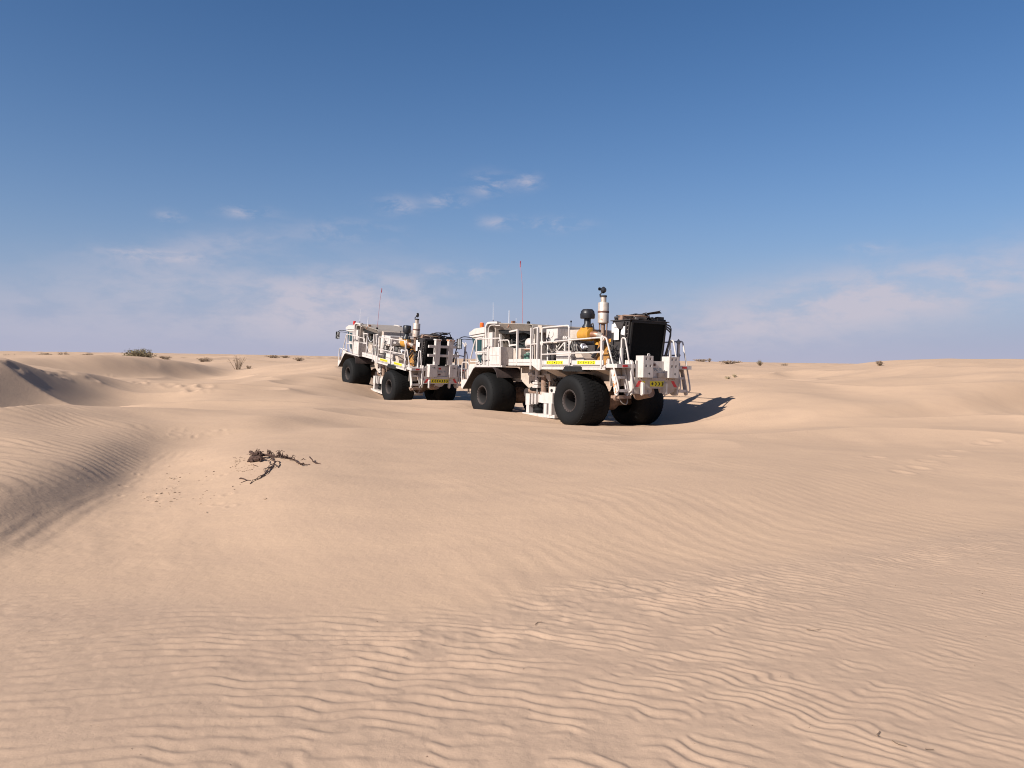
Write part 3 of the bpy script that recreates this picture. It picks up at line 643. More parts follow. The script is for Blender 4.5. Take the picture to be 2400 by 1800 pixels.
def build_truck(root, V):
    """V: 'boxes' (rear weights with sockets) or 'rack' (upright rack at the rear)"""
    W_ = 'white_paint'; Dp = 'dusty_paint'
    for wx in (0, LB):
        for sy in (1, -1):
            me = shared(('tyre', wx > 0), lambda: tyre_mesh(.0012 if wx > 0 else .006))
            t = link('tyre', me, root, (wx, sy * WY, TR), (0, .37 * wx + sy, 0 if sy > 0 else math.pi))
            link('rim', shared('rim', rim_mesh), t); link('hub', shared('hub', disc_mesh), t)
    # --- axles and frame
    for wx in (0, LB):
        m = MB(); m.cyl((wx, -.85, TR), (wx, .85, TR), .15, n=14); m.lathe([(.0001, -.34), (.16, -.32), (.29, -.12), (.29, .12), (.16, .32), (.0001, .34)], (wx, 0, TR), 'y', 20)
        m.cyl((wx, .0, TR), (wx + (.7 if wx < 2 else -.7), 0, TR + .2), .09, n=10)
        m.build('axle', 'brown_steel', root)
        for sy in (1, -1): MB().cyl((wx - .17, sy * .52, TR + .1), (wx - .17, sy * .52, 1.5), .07, n=10).build('axle_strut', 'brown_steel', root)
    MB().prism([(-1.95, 1.34), (-1.95, 1.72), (2.35, 1.72), (2.35, 1.30), (1.2, 1.30), (.8, 1.42), (-.8, 1.42), (-1.1, 1.30)], 'y', .40, .52).prism([(-1.95, 1.34), (-1.95, 1.72), (2.35, 1.72), (2.35, 1.30), (1.2, 1.30), (.8, 1.42), (-.8, 1.42), (-1.1, 1.30)], 'y', -.52, -.40).box(-1.6, -1.45, -.4, .4, 1.4, 1.65).box(1.2, 1.35, -.4, .4, 1.35, 1.65).build('rear_frame', Dp, root)
    MB().prism([(2.45, 1.84), (4.02, 1.84), (4.02, 1.42), (3.5, 1.13), (2.75, 1.13), (2.45, 1.3)], 'y', .54, .62).prism([(2.45, 1.84), (4.02, 1.84), (4.02, 1.42), (3.5, 1.13), (2.75, 1.13), (2.45, 1.3)], 'y', -.62, -.54).box(2.5, 6.1, .40, .52, 1.32, 1.66).box(2.5, 6.1, -.52, -.40, 1.32, 1.66).build('front_frame', Dp, root)
    MB().prism([(2.95, 1.52), (3.02, 1.24), (3.12, 1.16), (3.22, 1.16), (3.32, 1.24), (3.36, 1.52)], 'y', .625, .68).build('lug', Dp, root)
    MB().cyl((3.18, .68, 1.32), (3.18, .70, 1.32), .05, n=14).build('lug_pin', 'black_metal', root)
    MB().lathe([(.0001, -.36), (.24, -.34), (.30, -.2), (.30, .2), (.24, .34), (.0001, .36)], (3.0, .15, .98), 'y', 20).cyl((2.7, .5, .98), (3.5, .5, 1.02), .13, n=12).build('gearbox', 'brown_steel', root)
    MB().cyl((3.05, .52, .98), (3.05, .56, .98), .11, n=18).build('gearbox_cover', 'rim_metal', root); MB().cyl((3.6, .5, .95), (3.6, .62, .95), .16, n=18).build('drive_flange', 'rim_metal', root)
    MB().tube([(3.6, .45, 1.02), (3.2, .6, 1.12), (2.7, .62, 1.1), (2.3, .5, .9)], .10, 8).build('drive_shaft_guard', 'black_metal', root)
    # --- rear deck
    MB().box(-1.52, 1.56, -1.5, 1.5, 1.845, 1.895).build('deck_floor', W_, root)
    MB().prism([(1.46, 1.76), (.55, 1.5), (-.55, 1.5), (-1.46, 1.76)], 'x', -1.45, -1.0).prism([(1.46, 1.84), (1.46, 1.76), (.9, 1.54), (-.9, 1.54), (-1.46, 1.76), (-1.46, 1.84)], 'x', .9, 1.5).box(-1.0, .9, -.6, .6, 1.6, 1.83).build('deck_support', Dp, root)
    for sy in (1, -1):
        MB().box(-1.46, -.03, min(sy * 1.512, sy * 1.545), max(sy * 1.512, sy * 1.545), 1.90, 2.03).build('kick_plate', W_, root)
        MB().box(.14, 1.46, min(sy * 1.512, sy * 1.545), max(sy * 1.512, sy * 1.545), 1.90, 2.03).build('kick_plate', W_, root)
        MB().box(-1.52, -.5, min(sy * 1.49, sy * 1.53), max(sy * 1.49, sy * 1.53), 1.755, 1.83).build('deck_edge', W_, root)
        MB().box(.36, 1.5, min(sy * 1.49, sy * 1.53), max(sy * 1.49, sy * 1.53), 1.755, 1.83).build('deck_edge', W_, root)
        MB().prism([(.42, 1.70), (.26, 1.86), (-.42, 1.86), (-.58, 1.70)], 'y', sy * 1.25, sy * 1.56).build('mudguard', 'black_metal', root)
    chevron_sign(root, 'y', 1.545, 1.22, .40, 1.915, 2.015, [(1.16, 1), (1.04, 1), (.92, 1), (.81, 0), (.70, -1), (.58, -1), (.46, -1)], 1)
    chevron_sign(root, 'y', 1.545, -.30, -1.12, 1.915, 2.015, [(-.36, 1), (-.48, 1), (-.60, 1), (-.71, 0), (-.82, -1), (-.94, -1), (-1.06, -1)], 1)
    # --- walkway between cab and deck
    for sy in (1, -1):
        a, b = (.85, 1.55) if sy > 0 else (-1.55, -.85)
        MB().box(2.03, 3.36, a, b, 1.87, 1.965).build('walkway_plank', W_, root)
        MB().box(2.03, 3.36, a + .004, b - .004, 1.975, 2.08).build('walkway_plank', W_, root)
        MB().prism([(2.02, 1.88), (2.02, 2.08), (1.575, 2.08), (1.575, 1.72), (1.66, 1.72)], 'y', sy * 1.50, sy * 1.548).build('walkway_gusset', W_, root)
        MB().box(1.6, 2.02, min(sy * .9, sy * 1.49), max(sy * .9, sy * 1.49), 1.86, 1.9).build('walkway_floor', Dp, root)
    # --- railings on both sides
    for sy in (1, -1):
        y = sy * 1.53
        T2 = 3.06 if V == 'rack' else 2.68
        if V == 'boxes':
            rail(root, [(1.52, y, 1.75), (1.52, y, 3.06), (.14, y, 3.08), (.10, y, 1.88)], .027)
            rail(root, [(1.52, y, 2.59), (.1, y, 2.64), (-1.38, y, 2.68)], .024)
            rail(root, [(1.52, y, 2.22), (-1.38, y, 2.26)], .024)
        else:
            rail(root, [(1.52, y, 1.75), (1.52, y, 3.0), (.1, y, 3.03), (-1.22, y, 3.07), (-1.30, y, 2.9)], .025, .05)
            rail(root, [(1.52, y, 2.42), (-1.34, y, 2.46)], .024)
            MB().bar((.12, y, 1.88), (.12, y, 3.02), .05).build('rail_post', W_, root)
        MB().bar((-1.38, y, 1.80), (-1.38, y, T2 + .02), .065).build('rail_post', W_, root)
        for gx, gz in ((1.52, 2.59), (.10, 2.62), (-1.38, T2 - .02), (.1, 2.24), (-1.38, 2.26)):
            MB().prism([(gx - .10, gz + .0), (gx, gz + .10), (gx + .10, gz), (gx, gz - .14)], 'y', y - .006, y + .006).build('rail_gusset', W_, root)
        # tall posts by the step
        for px_ in (2.09, 1.74): MB().bar((px_, y, 1.75), (px_, y, 3.08), .055).build('rail_post', W_, root)
        rail(root, [(2.07, y - sy * .05, 2.0), (2.07, y - sy * .05, 3.06), (1.76, y - sy * .05, 3.09), (1.76, y - sy * .05, 2.0)], .022, .06)
        rail(root, [(2.09, y, 2.55), (1.74, y, 2.56)], .022)
        # lone post with two stubs
        MB().bar((2.88, y, 1.88), (2.88, y, 3.07), .06).build('rail_post', W_, root)
        MB().bar((2.88, y, 3.04), (3.36, y, 3.0), .05).build('gate_bar', W_, root)
        MB().bar((2.88, y, 2.56), (3.36, y, 2.54), .05).build('gate_bar', W_, root)
        if V == 'rack': rail(root, [(2.88, y, 2.95), (2.65, y, 2.72), (2.4, y, 2.66), (2.1, y, 2.9)], .009, .2, 'fibreglass', 'gate_chain'); rail(root, [(2.88, y, 2.45), (2.6, y, 2.2), (2.35, y, 2.2), (2.1, y, 2.45)], .009, .2, 'fibreglass', 'gate_chain')
        # cab side rail
        rail(root, [(5.32, y, 2.0), (5.92, y, 2.0), (5.56, y, 2.80), (3.90, y, 2.80), (3.87, y, 1.86)], .024, .12)
        rail(root, [(5.46, y, 1.88), (5.46, y, 2.80)], .024); rail(root, [(4.66, y, 1.88), (4.66, y, 2.80)], .024)
        rail(root, [(5.46, y, 2.33), (4.66, y, 2.36)], .022)
        rail(root, [(4.35, y - sy * .22, 2.5), (4.38, y - sy * .22, 2.74), (3.72, y - sy * .22, 2.74), (3.66, y - sy * .22, 2.5)], .022, .1)
    # --- fenders and front steps
    for sy in (1, -1):
        path = [(6.28, 1.02), (6.02, 1.26), (5.55, 1.74), (5.42, 1.80), (4.30, 1.80), (4.16, 1.76), (4.02, 1.62), (3.96, 1.45)]
        MB().sweep(path, -.015, .015, min(sy * .55, sy * 1.60), max(sy * .55, sy * 1.60)).build('fender', 'fender_brown', root)
        MB().prism([(6.34, 1.0), (6.46, 1.06), (6.46, 1.34), (6.02, 1.34), (6.0, 1.30)], 'y', sy * 1.46, sy * 1.56).build('step_panel', W_, root)
        MB().box(6.02, 6.5, min(sy * .9, sy * 1.46), max(sy * .9, sy * 1.46), 1.30, 1.36).build('step_tread', Dp, root)
        MB().prism([(6.0, 1.38), (5.75, 1.62), (5.45, 1.86), (5.45, 1.92), (5.98, 1.92), (6.08, 1.70)], 'y', sy * 1.42, sy * 1.50).build('fender_side', W_, root)
        MB().box(6.24, 6.30, min(sy * 1.0, sy * 1.40), max(sy * 1.0, sy * 1.40), 1.37, 1.72).build('lamp_bracket', W_, root)
        hl = MB().prism([(6.10, 1.42), (6.10, 1.68), (6.22, 1.71), (6.42, 1.70), (6.42, 1.40)], 'y', sy * 1.05, sy * 1.38).build('headlamp', 'grey_metal', root)
        MB().lathe([(.0001, .03), (.08, .02), (.10, 0)], (6.42, sy * 1.21, 1.56), 'x', 18).build('lens', 'lamp_glass', hl)
        rail(root, [(6.50, sy * 1.5, 1.10), (6.55, sy * 1.5, 1.55), (6.50, sy * 1.5, 1.98), (6.06, sy * 1.5, 1.98), (6.06, sy * 1.5, 1.36)], .024, .10)
        rail(root, [(6.46, sy * 1.38, 1.02), (6.60, sy * 1.38, 1.45), (6.52, sy * 1.38, 1.72)], .02, .2)
        MB().bar((6.36, sy * 1.3, 1.02), (6.36, sy * 1.3, .84), .05).bar((6.36, sy * 1.3, .86), (5.95, sy * 1.3, .86), .03).build('hanging_step', 'dusty_paint', root)
    MB().box(6.30, 6.55, -1.4, 1.4, 1.02, 1.28).build('front_bumper', W_, root)
    # --- cab
    side = [(5.10, 1.86), (6.04, 1.86), (6.25, 2.32), (6.52, 2.90), (6.52, 3.0), (5.58, 3.06), (5.10, 3.06)]
    cab = MB().prism(side, 'y', -1.10, 1.10).build('cab_body', W_, root)
    roof = MB().prism([(6.62, 2.99), (6.62, 3.09), (6.24, 3.225), (5.52, 3.265), (5.52, 3.055)], 'y', -1.17, 1.17).build('cab_roof', W_, root)
    MB().prism([(6.60, 2.90), (6.61, 2.96), (5.56, 3.02), (5.56, 2.95)], 'y', -1.145, 1.145).build('roof_trim', W_, root)
    for sy in (1, -1):
        y0, y1 = sy * 1.10, sy * 1.118
        def fr(poly, nm='window_glass'):
            cx = sum(p[0] for p in poly) / len(poly); cz = sum(p[1] for p in poly) / len(poly)
            g = MB().prism(poly, 'y', y0, sy * 1.106).build(nm, 'cab_glass', cab)
            m = MB(); n = len(poly)
            for k in range(n):
                a = poly[k]; b = poly[(k + 1) % n]; m.bar((a[0], sy * 1.115, a[1]), (b[0], sy * 1.115, b[1]), .035, .032, up=(0, 1, 0))
            m.build('window_frame', W_, cab)
        fr([(5.74, 2.38), (6.16, 2.38), (6.17, 2.80), (6.12, 2.87), (5.74, 2.90)])
        fr([(5.72, 2.29), (6.14, 2.29), (6.02, 2.06), (5.86, 1.93), (5.74, 1.95)])
        MB().prism([(6.28, 2.36), (6.22, 2.40), (6.24, 2.86), (6.50, 2.88)], 'y', y0, sy * 1.106).build('quarter_glass', 'cab_glass', cab)
        MB().box(5.60, 5.645, min(y0, sy * 1.13), max(y0, sy * 1.13), 1.90, 3.0).build('door_edge', W_, cab)
        for hz in (2.02, 2.25, 2.48): MB().box(5.47, 5.55, min(y0, sy * 1.135), max(y0, sy * 1.135), hz, hz + .04).build('hinge', 'grey_metal', cab)
        MB().tube([(5.66, y1, 2.0), (5.66, sy * 1.16, 2.04), (5.80, sy * 1.16, 2.22), (5.80, y1, 2.26)], .012, 6).build('door_handle', 'black_metal', cab)
        # mirror on an arm
        a = rail(root, [(6.42, sy * 1.15, 2.90), (6.52, sy * 1.45, 2.93), (6.56, sy * 1.62, 2.86), (6.56, sy * 1.62, 2.44)], .016, .08, 'black_metal', 'mirror_arm')
        rail(root, [(6.42, sy * 1.15, 2.82), (6.52, sy * 1.45, 2.84), (6.55, sy * 1.60, 2.80)], .012, .06, 'black_metal', 'mirror_arm')
        mi = MB().box(6.53, 6.58, sy * 1.62 - .10, sy * 1.62 + .10, 2.47, 2.84).build('mirror', 'black_metal', root)
        MB().box(6.522, 6.529, sy * 1.62 - .085, sy * 1.62 + .085, 2.62, 2.825).box(6.522, 6.529, sy * 1.62 - .085, sy * 1.62 + .085, 2.49, 2.60).build('mirror_glass', 'mirror_glass', mi)
    MB().prism([(6.265, 2.34), (6.53, 2.90), (6.537, 2.897), (6.272, 2.337)], 'y', -1.0, 1.0).build('windscreen', 'cab_glass', cab)
    be = MB().lathe([(.0001, 0), (.075, 0), (.075, .03), (.05, .05)], (6.22, .86, 3.225), n=16).build('beacon_base', 'grey_metal', root)
    MB().lathe([(.062, .05), (.075, .07), (.075, .22), (.06, .235), (.0001, .24)], (6.22, .86, 3.225), n=18).build('beacon_lens', 'orange_lens' if V == 'boxes' else 'red_lens', be)
    # --- hood over the pump compartment
    path = [(v.x, v.z) for v in fillet([(5.30, 0, 2.50), (5.47, 0, 2.95), (5.47, 0, 3.40), (5.0, 0, 3.40), (3.0, 0, 3.28), (2.66, 0, 3.26), (2.66, 0, 2.95)], .40, 7)]
    hp = [p for p in path if p[0] > 4.7 and True]; hp = hp + [(4.70, 3.381)]
    for sy in (1, -1):
        MB().sweep(hp, -.035, .035, min(sy * 1.02, sy * 1.17), max(sy * 1.02, sy * 1.17)).build('hoop', W_, root)
        MB().tube([(x - .10, sy * 1.10, z - .085 if x > 5.0 else z - .10) for x, z in hp], .022, 7).build('hoop_tube', W_, root)
    MB().sweep([(v[0] - .03, v[1] - .02) for v in path], -.012, .012, -1.10, 1.10).build('hood_shell', 'hood_shade_grey', root)
    for sy in (1, -1):
        # sloping inner fascia under the hoop
        m = MB(); up_ = [(5.12, 3.33), (4.9, 3.36), (3.0, 3.24), (2.75, 3.2)]; lo_ = [(5.22, 3.12), (4.85, 3.16), (3.05, 3.04), (2.72, 2.98)]
        vs = [(a[0], sy * 1.10, a[1]) for a in up_] + [(a[0], sy * .90, a[1]) for a in lo_] + [(a[0], sy * 1.08, a[1] - .005) for a in up_] + [(a[0], sy * .88, a[1] - .005) for a in lo_]
        m.add(vs, [(i, i + 1, i + 5, i + 4) for i in range(3)] + [(8 + i, 12 + i, 13 + i, 9 + i) for i in range(3)]); m.build('hood_fascia', 'hood_shade_grey', root)  # grey includes the shade of this down-facing strip
    MB().prism([(5.20, 3.125), (4.82, 3.02), (4.2, 2.97), (3.5, 3.02), (3.12, 2.92), (2.80, 2.99), (2.76, 3.03), (3.6, 3.09), (4.8, 3.15)], 'y', -.86, .865).build('hood_lining', 'black_metal', root)
    MB().prism([(2.62, 3.22), (2.40, 3.20), (2.40, 2.98), (2.62, 2.96)], 'y', -.9, .9).build('hood_end', Dp, root)
    MB().box(5.06, 5.095, -1.0, 1.0, 1.92, 3.3).build('cab_rear_wall', Dp, root)
    MB().bar((5.0, .84, 3.0), (4.86, .84, 2.5), .07).build('duct_panel', W_, root)
    MB().box(3.9, 4.95, -.8, .45, 2.5, 3.05).build('cooler', 'teal_cooler', root)
    MB().box(3.88, 4.97, .45, .50, 2.5, 2.54).box(3.88, 4.97, .45, .50, 3.0, 3.04).box(4.40, 4.44, .45, .50, 2.54, 3.0).build('cooler_frame', 'black_metal', root)
    hoses(root, 5, 7, 3.3, 5.0, .5, .7, 2.55, 3.0)
    MB().box(3.05, 5.05, -.95, .80, 1.92, 2.48).build('pump_housing', 'hood_shade_grey' if V == 'rack' else W_, root)  # on the rack truck the hood's shade is painted into the housing colour
    MB().box(3.5, 3.75, .80, .86, 2.2, 2.44).build('control_box', 'grey_metal', root)
    tk = MB().lathe([(.0001, -.30), (.12, -.29), (.19, -.2), (.20, 0), (.19, .2), (.12, .29), (.0001, .30)], (3.28, .62, 2.64), 'x', 20).build('oil_filter_tank', W_, root)
    MB().box(3.05, 3.5, .35, .88, 2.40, 2.45).build('tank_shelf', 'copper_pipe', root)
    MB().box(2.80, 3.04, .2, .8, 1.93, 2.22).build('pump', 'black_metal', root)
    MB().lathe([(.0001, 0), (.09, 0), (.09, .22), (.0001, .24)], (3.1, .92, 2.09), n=14).cyl((3.28, .92, 2.1), (3.28, .92, 2.26), .06, n=12).build('valve', 'green_pump', root)
    if V == 'rack': MB().lathe([(.0001, 2.15), (.15, 2.16), (.16, 2.2), (.16, 2.92), (.12, 3.02), (.0001, 3.05)], (2.42, .85, 0), n=20).build('accumulator', W_, root)
    MB().box(2.70, 2.735, -.95, .95, 1.92, 2.94).build('hood_bulkhead', Dp, root)
    MB().tube([(3.2, .75, 2.72), (3.05, .85, 2.92), (2.9, .85, 2.94), (2.82, .8, 2.8)], .028, 7).build('hose', 'hose', root)
    for k in range(2):
        MB().lathe([(.0001, 0), (.055, .02), (.06, .09), (.0001, .11)], (4.95 - 1.9 * k, .98, 3.34 - .08 * k), n=12).build('work_lamp', 'black_metal', root)
    MB().box(3.95, 4.05, .9, 1.02, 3.30, 3.42).tube([(4.0, .98, 3.35), (4.1, 1.06, 3.3), (4.15, 1.08, 3.18)], .02, 6).build('lamp_cluster', 'copper_pipe', root)
    # toolbox beside the cab
    for sy in (1, -1):
        a, b = (1.0, 1.50) if sy > 0 else (-1.50, -1.0)
        tb = MB().box(3.90, 4.62, a, b, 1.885, 2.50).build('toolbox', W_, root)
        f0, f1 = (sy * 1.50, sy * 1.512)
        MB().box(4.00, 4.58, min(f0, f1), max(f0, f1), 2.22, 2.48).build('toolbox_door', W_, tb)
        MB().box(4.00, 4.58, min(f0, f1), max(f0, f1), 1.90, 2.19).build('toolbox_door', W_, tb)
        MB().box(3.40, 3.86, min(sy * .82, sy * 1.02), max(sy * .82, sy * 1.02), 1.885, 2.46).build('battery_locker', Dp, root)
        MB().box(3.80, 5.45, min(sy * 1.35, sy * 1.52), max(sy * 1.35, sy * 1.52), 1.815, 1.875).build('cab_sill', W_, root)
    # aerials
    MB().tube([(5.30, .95, 3.40), (5.31, .95, 3.52)], .014, 6).build('aerial_base', 'black_metal', root)
    MB().tube([(5.31, .95, 3.52), (5.33, .95, 4.15)], .010, 5, .004).build('aerial', 'fibreglass', root)
    MB().tube([(4.27, .95, 3.33), (4.28, .95, 3.80)], .017, 6, .012).build('aerial', 'fibreglass', root)
    MB().tube([(3.98, .85, 3.3), (3.98, .85, 3.52)], .006, 5).build('aerial', 'fibreglass', root)
    if V == 'boxes': wp = [(3.45, .95, 3.28), (3.47, .95, 4.0), (3.53, .94, 4.7), (3.66, .93, 5.30), (3.69, .93, 5.41)]
    else: wp = [(3.1, .95, 3.22), (3.04, .95, 4.0), (2.98, .95, 4.7), (2.90, .95, 5.15), (2.88, .95, 5.25)]
    w = MB().tube(wp, .011, 5, .006).build('whip_aerial', 'whip_pink', root)
    t_ = Vector(wp[-1]); MB().add([t_ + Vector(q) for q in ((0, 0, .06), (-.0, -.035, .03), (0, -.03, -.15), (0, 0, -.17), (.012, 0, .06), (.012, -.035, .03), (.012, -.03, -.15), (.012, 0, -.17))], [(0, 1, 2, 3), (4, 5, 6, 7), (0, 1, 5, 4), (1, 2, 6, 5), (2, 3, 7, 6), (3, 0, 4, 7)]).build('pennant', 'flag_red', w)
    # --- hydraulic tank and valve gear behind the hood
    ht = MB().box(1.40, 2.0, -.55, 1.0, 2.66, 3.06).build('hydraulic_tank', W_, root)
    MB().cyl((1.72, 1.0, 2.90), (1.72, 1.016, 2.90), .11, n=22).build('tank_lid', W_, ht)
    MB().prism([(.45, 2.75), (.45, 3.03), (1.395, 3.03), (1.395, 2.75)], 'y', -.5, .55).build('engine_cover', Dp, root)
    MB().box(1.35, 2.05, .95, 1.06, 2.60, 2.655).box(1.35, 2.05, -.6, .95, 2.60, 2.655).build('tank_tray', Dp, root)
    for k in range(3): MB().cyl((1.30 - .07 * k, .80, 2.76), (1.24 - .07 * k, .80, 2.76), .075 - .012 * k, n=14).build('filter_cap', W_, root)
    MB().tube([(1.36, .5, 3.06), (1.36, .5, 3.30)], .012, 6).lathe([(.0001, 0), (.028, 0), (.028, .05), (.0001, .06)], (1.36, .5, 3.28), n=10).build('breather', 'black_plastic', root)
    MB().bar((1.95, .95, 1.9), (1.95, .95, 2.62), .06).bar((1.05, .95, 1.9), (1.05, .95, 2.62), .06).bar((1.95, .95, 2.0), (1.1, .95, 2.60), .045).build('tank_stand', W_, root)
    for k, (hx, hz) in enumerate(((1.75, 2.42), (1.35, 2.38), (.75, 2.45))):
        MB().prism([(hx - .14, hz - .12), (hx + .14, hz - .10), (hx + .10, hz + .14), (hx - .08, hz + .16)], 'y', .62, .80).build('manifold', (W_, Dp, 'grey_metal')[k], root)
    MB().lathe([(.0001, -.16), (.15, -.14), (.16, 0), (.15, .14), (.0001, .16)], (1.55, 1.0, 2.12), 'y', 18).box(1.3, 1.8, .7, 1.1, 1.92, 2.0).build('hydraulic_pump', 'charcoal', root)
    MB().box(.6, 1.9, -.6, .55, 1.9, 2.58).build('pump_block', 'charcoal', root)
    hoses(root, 11, 9, .95, 2.05, .80, .95, 1.98, 2.62)
    hoses(root, 12, 4, 1.7, 2.15, .95, 1.1, 2.3, 2.95, .012, .018)
    hoses(root, 17, 4, 1.0, 2.0, .85, .98, 2.1, 2.6, .012, .02, 'grey_metal')
    for i in range(3): MB().tube(fillet([(.95 - .1 * i, 1.0, 2.0), (.55 - .08 * i, 1.05, 2.35), (.75 - .12 * i, 1.0, 2.62)], .2), .022, 6).build('hose', 'hose', root)
    bb = MB().box(.18, .92, 1.0, 1.40, 1.90, 2.30).build('battery_box', W_, root)
    MB().box(.16, .94, .98, 1.42, 2.30, 2.325).build('battery_lid', W_, bb)
    MB().box(.20, .90, 1.40, 1.412, 2.09, 2.12).build('battery_strap', 'grey_metal', bb)
    MB().prism([(.14, 1.9), (.14, 2.30), (-.10, 2.30), (-.30, 2.1), (-.30, 1.9)], 'y', .55, 1.30).build('side_cover', Dp, root)
    # --- engine
    MB().box(-.85, .45, -.42, .42, 1.92, 2.52).box(-.7, .3, -.32, .34, 2.52, 2.72).build('engine_block', 'oily_yellow', root)
    MB().prism([(-.88, 1.9), (-.35, 1.9), (-.30, 2.25), (-.42, 2.62), (-.72, 2.60), (-.88, 2.35)], 'y', .42, .82).build('timing_cover', 'oily_yellow', root)
    for k in range(6): MB().box(-.66 + .17 * k, -.55 + .17 * k, .34, .42, 2.54, 2.70).build('injector_cover', 'yellow_paint', root)
    MB().box(-.12, -.02, .44, .60, 1.95, 2.6).box(-.20, .10, .44, .56, 2.5, 2.58).build('engine_bracket', 'yellow_paint', root)
    MB().tube([(-.85, .9, 2.62), (-.45, .92, 2.30), (-.02, .95, 1.96)], .05, 8).build('coolant_hose', 'black_plastic', root)
    MB().bar((-.35, 1.0, 1.92), (.02, 1.0, 2.25), .09, .03).build('belt_guard', W_, root)
    MB().box(-.2, .25, .60, .80, 2.26, 2.52).build('alternator', 'charcoal', root)
    MB().prism([(.12, 2.44), (.25, 2.56), (.33, 2.50), (.20, 2.38)], 'y', .80, .95).build('junction_box', 'fibreglass', root)
    hoses(root, 23, 4, -.3, .4, .7, .85, 2.1, 2.6, .010, .018)
    # air cleaner and pre-cleaner
    ac = (.26, .72, 2.84)
    MB().lathe([(.0001, .36), (.10, .355), (.17, .32), (.195, .26), (.195, -.16), (.20, -.17), (.20, -.21), (.18, -.22), (.0001, -.22)], ac, 'x', 28).prism([(.48, 2.84), (.48, 2.98), (.42, 3.06), (.10, 3.06), (.10, 2.84)], 'y', .58, .86).build('air_cleaner', 'yellow_paint', root)
    MB().tube(fillet([(.06, .72, 2.84), (-.12, .70, 2.84), (-.26, .60, 2.78), (-.34, .42, 2.62)], .12), .095, 14).build('intake_elbow', 'copper_pipe', root)
    MB().tube(fillet([(-.16, .68, 2.83), (-.26, .60, 2.78)], .1), .104, 14).build('intake_clamp', 'grey_metal', root)
    pc = (.27, .72, 0); h0 = 3.06
    if V == 'boxes': pr = [(.17, h0), (.165, h0 + .03), (.105, h0 + .12), (.105, h0 + .27), (.215, h0 + .275), (.225, h0 + .30), (.232, h0 + .40), (.232, h0 + .42), (.218, h0 + .43), (.205, h0 + .50), (.15, h0 + .56), (.0001, h0 + .575)]
    else: pr = [(.19, h0 - .03), (.18, h0 + .06), (.12, h0 + .14), (.11, h0 + .26), (.185, h0 + .28), (.19, h0 + .30), (.19, h0 + .58), (.16, h0 + .62), (.0001, h0 + .63)]
    MB().lathe(pr, pc, n=28).build('pre_cleaner', 'black_plastic', root)
    MB().tube(fillet([(.10, .72, 3.12), (-.02, .74, 3.2), (-.06, .74, 2.95)], .1), .022, 6).build('hose', 'hose', root)
    # exhaust
    ex = (-.14, .44, 0)
    mu = MB().lathe([(.0001, 3.16), (.06, 3.16), (.168, 3.20), (.168, 3.80), (.16, 3.815), (.085, 3.82), (.085, 3.99), (.097, 3.995), (.097, 4.02), (.07, 4.02), (.07, 3.9)], ex, n=24).build('exhaust_muffler', 'muffler_steel', root)
    MB().lathe([(.170, 3.50), (.175, 3.51), (.175, 3.55), (.170, 3.56)], ex, n=24).build('muffler_band', 'rust_band', mu)
    MB().lathe([(.09, 3.985), (.10, 3.985), (.10, 4.035), (.07, 4.035), (.07, 3.985)], ex, n=20).build('pipe_collar', 'charcoal', mu)
    MB().cyl((-.14, .44, 2.7), (-.14, .44, 3.18), .06, n=12).bar((.0, .46, 2.75), (.0, .46, 3.25), .03).bar((-.28, .42, 2.75), (-.3, .42, 3.25), .03).build('exhaust_pipe', 'brown_steel', root)
    fl = MB(); fl.bar((-.06, .50, 3.98), (-.05, .51, 4.08), .03).bar((-.05, .51, 4.06), (-.10, .47, 4.14), .03)
    if V == 'boxes':
        fl.lathe([(.0001, -.08), (.075, -.06), (.105, 0), (.075, .05), (.0001, .07)], (-.13, .45, 4.20), 'y', 16).lathe([(.0001, -.02), (.05, -.015), (.05, .015), (.0001, .02)], (-.01, .50, 4.24), 'x', 12)
    else: fl.cyl((-.13, .44, 4.20), (-.16, .42, 4.20), .105, n=20)
    fl.build('rain_flap', 'black_plastic', mu)
    # --- radiator housing
    hous = [(-.80, 1.92), (-1.50, 1.92), (-1.66, 3.20), (-.92, 3.20)]
    MB().prism(hous, 'y', -.74, .74).build('radiator_housing', 'charcoal', root)
    def on_rad(y, z, e): return (-1.50 - .16 * (z - 1.92) / 1.28 - e, y, z)
    m = MB()
    for (y0, z0, y1, z1) in ((-.66, 2.04, -.66, 3.16), (.66, 2.04, .66, 3.16), (-.69, 2.03, .69, 2.03), (-.69, 3.165, .69, 3.165)): m.bar(on_rad(y0, z0, .02), on_rad(y1, z1, .02), .06, .05, up=(1, 0, 0))
    m.build('radiator_frame', 'black_metal', root)
    a = [on_rad(y, z, .012) for y, z in ((-.63, 2.06), (.63, 2.06), (.63, 3.13), (-.63, 3.13))]; b_ = [on_rad(y, z, .002) for y, z in ((-.63, 2.06), (.63, 2.06), (.63, 3.13), (-.63, 3.13))]
    MB().add(a + b_, [(0, 1, 2, 3), (4, 5, 6, 7), (0, 1, 5, 4), (1, 2, 6, 5), (2, 3, 7, 6), (3, 0, 4, 7)]).build('radiator_core', 'radiator_core', root)
    for k in range(9):
        z = 2.12 + k * .115; q = on_rad(.745, z, -.05); MB().cyl((q[0], .74, z), (q[0], .765, z), .018, n=8).build('bolt', 'grey_metal', root)
    MB().prism([(-1.40, 1.95), (-1.52, 3.15), (-1.60, 3.15), (-1.47, 1.95)], 'y', .741, .80).prism([(-.86, 1.95), (-.97, 3.15), (-1.05, 3.15), (-.95, 1.95)], 'y', .741, .79).build('housing_rib', 'charcoal', root)
